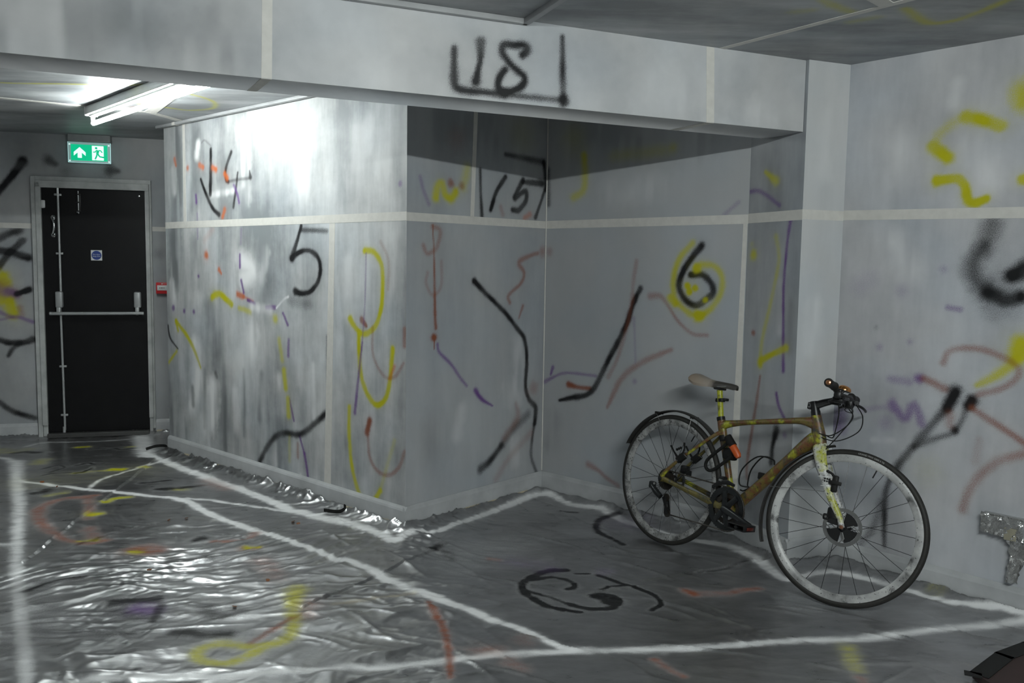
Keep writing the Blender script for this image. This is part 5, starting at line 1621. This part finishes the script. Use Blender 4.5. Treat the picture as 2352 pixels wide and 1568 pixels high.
# ---- mudguards
def guard(mtx, a0, a1, add, mat, lab):
    p_ = [(RW + 0.008, -0.021), (RW + 0.013, -0.017), (RW + 0.016, 0), (RW + 0.013, 0.017), (RW + 0.008, 0.021), (RW + 0.0065, 0.020), (RW + 0.0115, 0.016), (RW + 0.0145, 0), (RW + 0.0115, -0.016), (RW + 0.0065, -0.020)]
    o = obj('mudguard', ring(p_, a0, a1, 48, False, add), mat, bike)
    o.matrix_local = mtx
    o['label'] = lab
    return o
M_GUARD = plain('mudguard_black', (0.018, 0.017, 0.015), 0.38, spec=0.45)
mg = guard(rear.matrix_local, R(48), R(158), lambda t_: 0.016 * (1 - t_) ** 2 + 0.004, M_GUARD, 'black rear mudguard')
def stay(name, p, q, par, r_=0.0012, mt=M_STEEL):
    return obj(name, tube([tuple(p), tuple(q)], r_, 6), mt, par)
for ang_, cl in ((R(112), (0.030, 0.172)), (R(72), (0.112, 0.198))):
    rr_ = RW + 0.020
    obj('stay_clip', rbox((rr_ * math.cos(ang_), 0, rr_ * math.sin(ang_)), (0.022, 0.046, 0.012), 0.003), M_BLACK, mg)
    for sy in (-1, 1):
        stay('stay', (rr_ * math.cos(ang_), sy * 0.022, rr_ * math.sin(ang_) - 0.002), (cl[0], sy * 0.056, cl[1]), mg)
for sy in (-1, 1):
    y_ = sy * 0.056
    c_ = (0.107, 0.452)
    cb = bp('stay_bracket', xf(rbox((0, 0, 0), (0.058, 0.026, 0.034), 0.006), Matrix.Translation((c_[0], y_, c_[1])) @ Matrix.Rotation(R(-42), 4, 'Y')), M_BLACK)
    obj('arm', tube([(0.078, y_, 0.452), (0.052, y_, 0.475), (0.030, y_, 0.499)], [0.006, 0.004, 0.005], 8), M_BLACK, cb)
    obj('arm', tube([(0.112, y_, 0.470), (0.118, y_, 0.500), (0.112, y_, 0.527)], [0.006, 0.004, 0.005], 8), M_BLACK, cb)
    obj('ladder_strap', join(*[rbox((0.070 + 0.011 * i, y_ - sy * 0.002, 0.486 + 0.006 * i), (0.008, 0.010, 0.012), 0.002) for i in range(3)]), M_BLACK, cb)
    for dx in (-0.018, 0.022):
        obj('strap', tube([(c_[0] + dx - 0.010, y_ * 1.0, c_[1] + dx * 0.9 + 0.014), (c_[0] + dx + 0.004, y_ - 0.015, c_[1] + dx * 0.9), (c_[0] + dx + 0.016, y_, c_[1] + dx * 0.9 - 0.014)], 0.0013, 6), M_STEEL, cb)
mf = guard(front.matrix_local, R(106), R(204), lambda t_: 0.004 + 0.030 * max(0, t_ - 0.45) ** 1.3, M_GUARD, 'black front mudguard behind the fork')
stay('stay', ((RW + 0.01) * math.cos(R(122)), -0.022, (RW + 0.01) * math.sin(R(122))), (-0.090, -0.052, 0.195), mf)
stay('stay', ((RW + 0.016) * math.cos(R(163)), -0.022, (RW + 0.016) * math.sin(R(163))), (-0.078, -0.052, 0.130), mf)
fb = obj('stay_bracket', join(rbox((-0.056, -0.052, 0.168), (0.024, 0.024, 0.070), 0.006), tube([(-0.056, -0.052, 0.190), (-0.075, -0.052, 0.208), (-0.096, -0.052, 0.215)], [0.007, 0.005, 0.006], 8), tube([(-0.054, -0.052, 0.140), (-0.070, -0.052, 0.130), (-0.084, -0.052, 0.128)], [0.006, 0.004, 0.006], 8)), M_BLACK, bike)
fb.matrix_local = front.matrix_local
obj('ladder_strap', join(*[rbox((-0.078 - 0.009 * (i % 3) , -0.060, 0.172 + 0.010 * (i // 3)), (0.006, 0.008, 0.007), 0.0015) for i in range(6)], rbox((-0.052, -0.068, 0.172), (0.050, 0.008, 0.016), 0.003)), M_BLACK, fb)

# ---- fork, brake, stem, bar (all turn with the steering)
forkL = []
for sy in (-1, 1):
    forkL.append(ft([(0.809, sy * 0.010, 0.634), (0.822, sy * 0.034, 0.596), (0.850, sy * 0.047, 0.530), (0.893, sy * 0.050, 0.440), (0.940, sy * 0.050, 0.368), (WB, sy * 0.050, 0.322)],
        [(0.020, 0.030), (0.014, 0.026), (0.011, 0.021), (0.010, 0.016), (0.009, 0.0125), (0.008, 0.012)], 12))
crown = ft([(0.806, 0, 0.645), (0.810, 0, 0.632), (0.816, 0, 0.612)], [(0.027, 0.029), (0.028, 0.030), (0.034, 0.026)], 14)
fork = bp('fork', join(crown, *forkL), M_FORK, steer=True)
fork['label'] = 'silver fork with yellow and rust overspray'
bp('axle_bolt', lathe([(0.005, 0), (0.008, 0.001), (0.008, 0.003), (0.004, 0.004)], (0, -1, 0), (WB, -0.0585, 0.325), 12), plain('rusty_bolt', (0.16, 0.07, 0.04), 0.5, 0.5), fork, steer=True)
for u_ in (0.50, 0.30):
    c_ = Vector((0.850, -0.047, 0.530)).lerp(Vector((0.893, -0.050, 0.440)), 1.2 - u_ * 2)
    bp('zip_tie', tube([(c_.x - 0.026, c_.y - 0.004, c_.z - 0.003), (c_.x, c_.y - 0.014, c_.z), (c_.x + 0.030, c_.y - 0.004, c_.z + 0.004)], 0.0014, 6), M_WHITE, fork, steer=True)
bp('brake_caliper', join(rbox((WB - 0.046, -0.036, 0.372), (0.044, 0.030, 0.046), 0.008), rbox((WB - 0.070, -0.036, 0.352), (0.026, 0.024, 0.026), 0.006)), M_BLKM, fork, steer=True)
bp('caliper_bolt', lathe([(0.0055, 0), (0.004, 0.003)], (0, -1, 0), (WB - 0.070, -0.048, 0.352), 10), M_STEEL, fork, steer=True)

T_ = HT1 + SAX * 0.0
stem = bp('stem', join(tube([tuple(T_), tuple(T_ + SAX * 0.020)], 0.0205, 16), tube([tuple(T_ + SAX * 0.020), tuple(T_ + SAX * 0.062)], 0.0185, 16),
     ft([tuple(T_ + SAX * 0.043), (0.790, 0, 0.822), (0.828, 0, 0.838), (0.852, 0, 0.848)], [(0.018, 0.018), (0.016, 0.016), (0.015, 0.0145), (0.020, 0.018)], 14),
     rbox((0.735, 0, 0.800), (0.016, 0.026, 0.030), 0.004)), M_BLKM, steer=True)
for z_ in (0.794, 0.808):
    bp('clamp_bolt', tube([(0.735, -0.015, z_), (0.735, 0.015, z_)], 0.004, 8), M_STEEL, stem, steer=True)
BARP = [(0.860, -0.275, 0.882), (0.861, -0.17, 0.878), (0.860, -0.07, 0.860), (0.857, 0, 0.852), (0.860, 0.07, 0.860), (0.861, 0.17, 0.878), (0.860, 0.275, 0.882)]
hb = bp('handlebar', tube([tuple(p) for p in catmull(BARP, 4)], 0.0125, 14), M_BLKM, steer=True)
bp('bar_clamp', rbox((0.858, 0, 0.852), (0.040, 0.046, 0.042), 0.010), M_BLKM, stem, steer=True)
for sy in (-1, 1):
    bp('grip', lathe([(0.0175, 0), (0.0185, 0.006), (0.0165, 0.02), (0.0165, 0.10), (0.0185, 0.108), (0.0165, 0.114)], (0, -sy, 0), (0.860, sy * 0.282, 0.882), 18), M_BLACK, hb, steer=True)
    bp('bar_end_plug', lathe([(0.011, 0), (0.010, 0.004), (0.006, 0.006)], (0, sy, 0), (0.860, sy * 0.2815, 0.882), 16), plain('copper_plug', (0.62, 0.30, 0.16), 0.25, 0.9), hb, steer=True)
    bp('brake_lever', join(rbox((0.872, sy * 0.135, 0.854), (0.030, 0.040, 0.030), 0.008), tube([tuple(p) for p in catmull([(0.880, sy * 0.130, 0.852), (0.915, sy * 0.150, 0.842), (0.922, sy * 0.190, 0.836), (0.918, sy * 0.235, 0.834)], 4)], 0.006, 8), tube([(0.880, sy * 0.150, 0.853), (0.905, sy * 0.09, 0.852), (0.910, sy * 0.06, 0.850)], 0.010, 10)), M_BLKM, hb, steer=True)
    bp('shifter', join(rbox((0.868, sy * 0.098, 0.836), (0.046, 0.034, 0.026), 0.008), tube([(0.850, sy * 0.100, 0.830), (0.832, sy * 0.112, 0.822)], [0.007, 0.005], 8)), M_BLKM, hb, steer=True)
bell = bp('bell', lathe([(0.0275, 0), (0.0270, 0.006), (0.0235, 0.013), (0.015, 0.018), (0.004, 0.020)], (0.2, 0, 1), (0.884, -0.095, 0.880), 24), plain('copper_bell', (0.66, 0.30, 0.10), 0.16, 1.0, var=0.05), hb, steer=True)
bell['label'] = 'shiny copper bell'
bp('bell_base', join(lathe([(0.022, 0), (0.026, 0.004)], (0.2, 0, 1), (0.883, -0.095, 0.875), 20), tube([(0.864, -0.095, 0.858), (0.882, -0.095, 0.876)], 0.007, 8)), M_STEEL, hb, steer=True)
bp('mount_block', join(rbox((0.842, -0.018, 0.826), (0.044, 0.020, 0.012), 0.004), rbox((0.885, 0.035, 0.842), (0.03, 0.03, 0.05), 0.008)), M_BLKM, hb, steer=True)
def cable(pts, r_=0.0024):
    P = [tuple(p) for p in catmull(pts, 7)]
    return bp('cable', tube(P, r_, 6), M_BLACK)
def st(p): return tuple(MS @ Vector(p))
cable([st((0.900, -0.065, 0.842)), st((0.925, -0.050, 0.780)), (0.900, -0.020, 0.700), (0.846, -0.015, 0.630), (0.842, -0.030, 0.600)])
cable([st((0.910, 0.060, 0.842)), st((0.950, 0.030, 0.790)), st((0.948, 0.0, 0.725)), (0.885, -0.005, 0.672), (0.806, -0.018, 0.676)])
cable([st((0.870, -0.095, 0.828)), st((0.872, -0.060, 0.780)), (0.868, 0.0, 0.712), (0.850, 0.012, 0.680), (0.800, 0.02, 0.690)])
cable([st((0.868, 0.100, 0.828)), st((0.905, 0.060, 0.790)), (0.900, 0.02, 0.735), (0.856, -0.01, 0.690), (0.806, -0.02, 0.690)])
cable([st((0.890, 0.02, 0.836)), st((0.880, 0.0, 0.806)), st((0.915, -0.01, 0.800)), st((0.905, 0.0, 0.832))], 0.0016)

# ---- bottle cage on the down tube
def dtp(u_, off):          # point along the down tube, lifted from its upper side
    a = Vector((0.470, 0, 0.340)).lerp(Vector((0.74, 0, 0.627)), u_)
    return a + Vector((-0.728, 0, 0.686)) * off
def wire(pts, r_=0.0034):
    return tube([tuple(p) for p in catmull(pts, 5)], r_, 8)
bc = bp('bottle_cage', join(rbox(tuple(dtp(0.32, 0.028)), (0.03, 0.018, 0.03), 0.004),
    wire([dtp(0.10, 0.026), dtp(0.06, 0.055) + Vector((0, -0.03, 0)), dtp(0.20, 0.098) + Vector((0, -0.034, 0)), dtp(0.44, 0.100) + Vector((0, -0.02, 0)), dtp(0.56, 0.05), dtp(0.54, 0.027)]),
    wire([dtp(0.10, 0.026), dtp(0.06, 0.055) + Vector((0, 0.03, 0)), dtp(0.20, 0.098) + Vector((0, 0.034, 0)), dtp(0.44, 0.100) + Vector((0, 0.02, 0)), dtp(0.56, 0.05), dtp(0.54, 0.027)]),
    wire([dtp(0.08, 0.024), dtp(0.01, 0.032), dtp(-0.02, 0.045)])), M_BLACK)

# ------------------------------------------------------------------ U-lock carried on the seat tube
lk = tag(empty('u_lock', (0.762, 4.190, 0.004), (-LEAN, 0, HEAD)), 'black U-lock with an orange end strapped to the bicycle seat tube', 'lock')
M_ORG = plain('lock_orange', (0.45, 0.075, 0.010), 0.4, var=0.1)
obj('crossbar', tube([(0.366, -0.060, 0.600), (0.405, -0.060, 0.562)], 0.0185, 16), M_BLACK, lk)
obj('end_sleeve', tube([(0.398, -0.060, 0.566), (0.436, -0.060, 0.527), (0.444, -0.060, 0.516)], [0.0175, 0.0165, 0.011], 16), M_ORG, lk)
obj('shackle', tube([tuple(p) for p in catmull([(0.378, -0.058, 0.578), (0.343, -0.056, 0.546), (0.300, -0.056, 0.508), (0.266, -0.058, 0.470), (0.262, -0.058, 0.440), (0.282, -0.056, 0.425), (0.312, -0.054, 0.437), (0.360, -0.052, 0.478), (0.404, -0.052, 0.520)], 5)], 0.0078, 10), M_BLACK, lk)
obj('bracket', rbox((0.372, -0.030, 0.520), (0.066, 0.040, 0.054), 0.010), M_BLACK, lk)
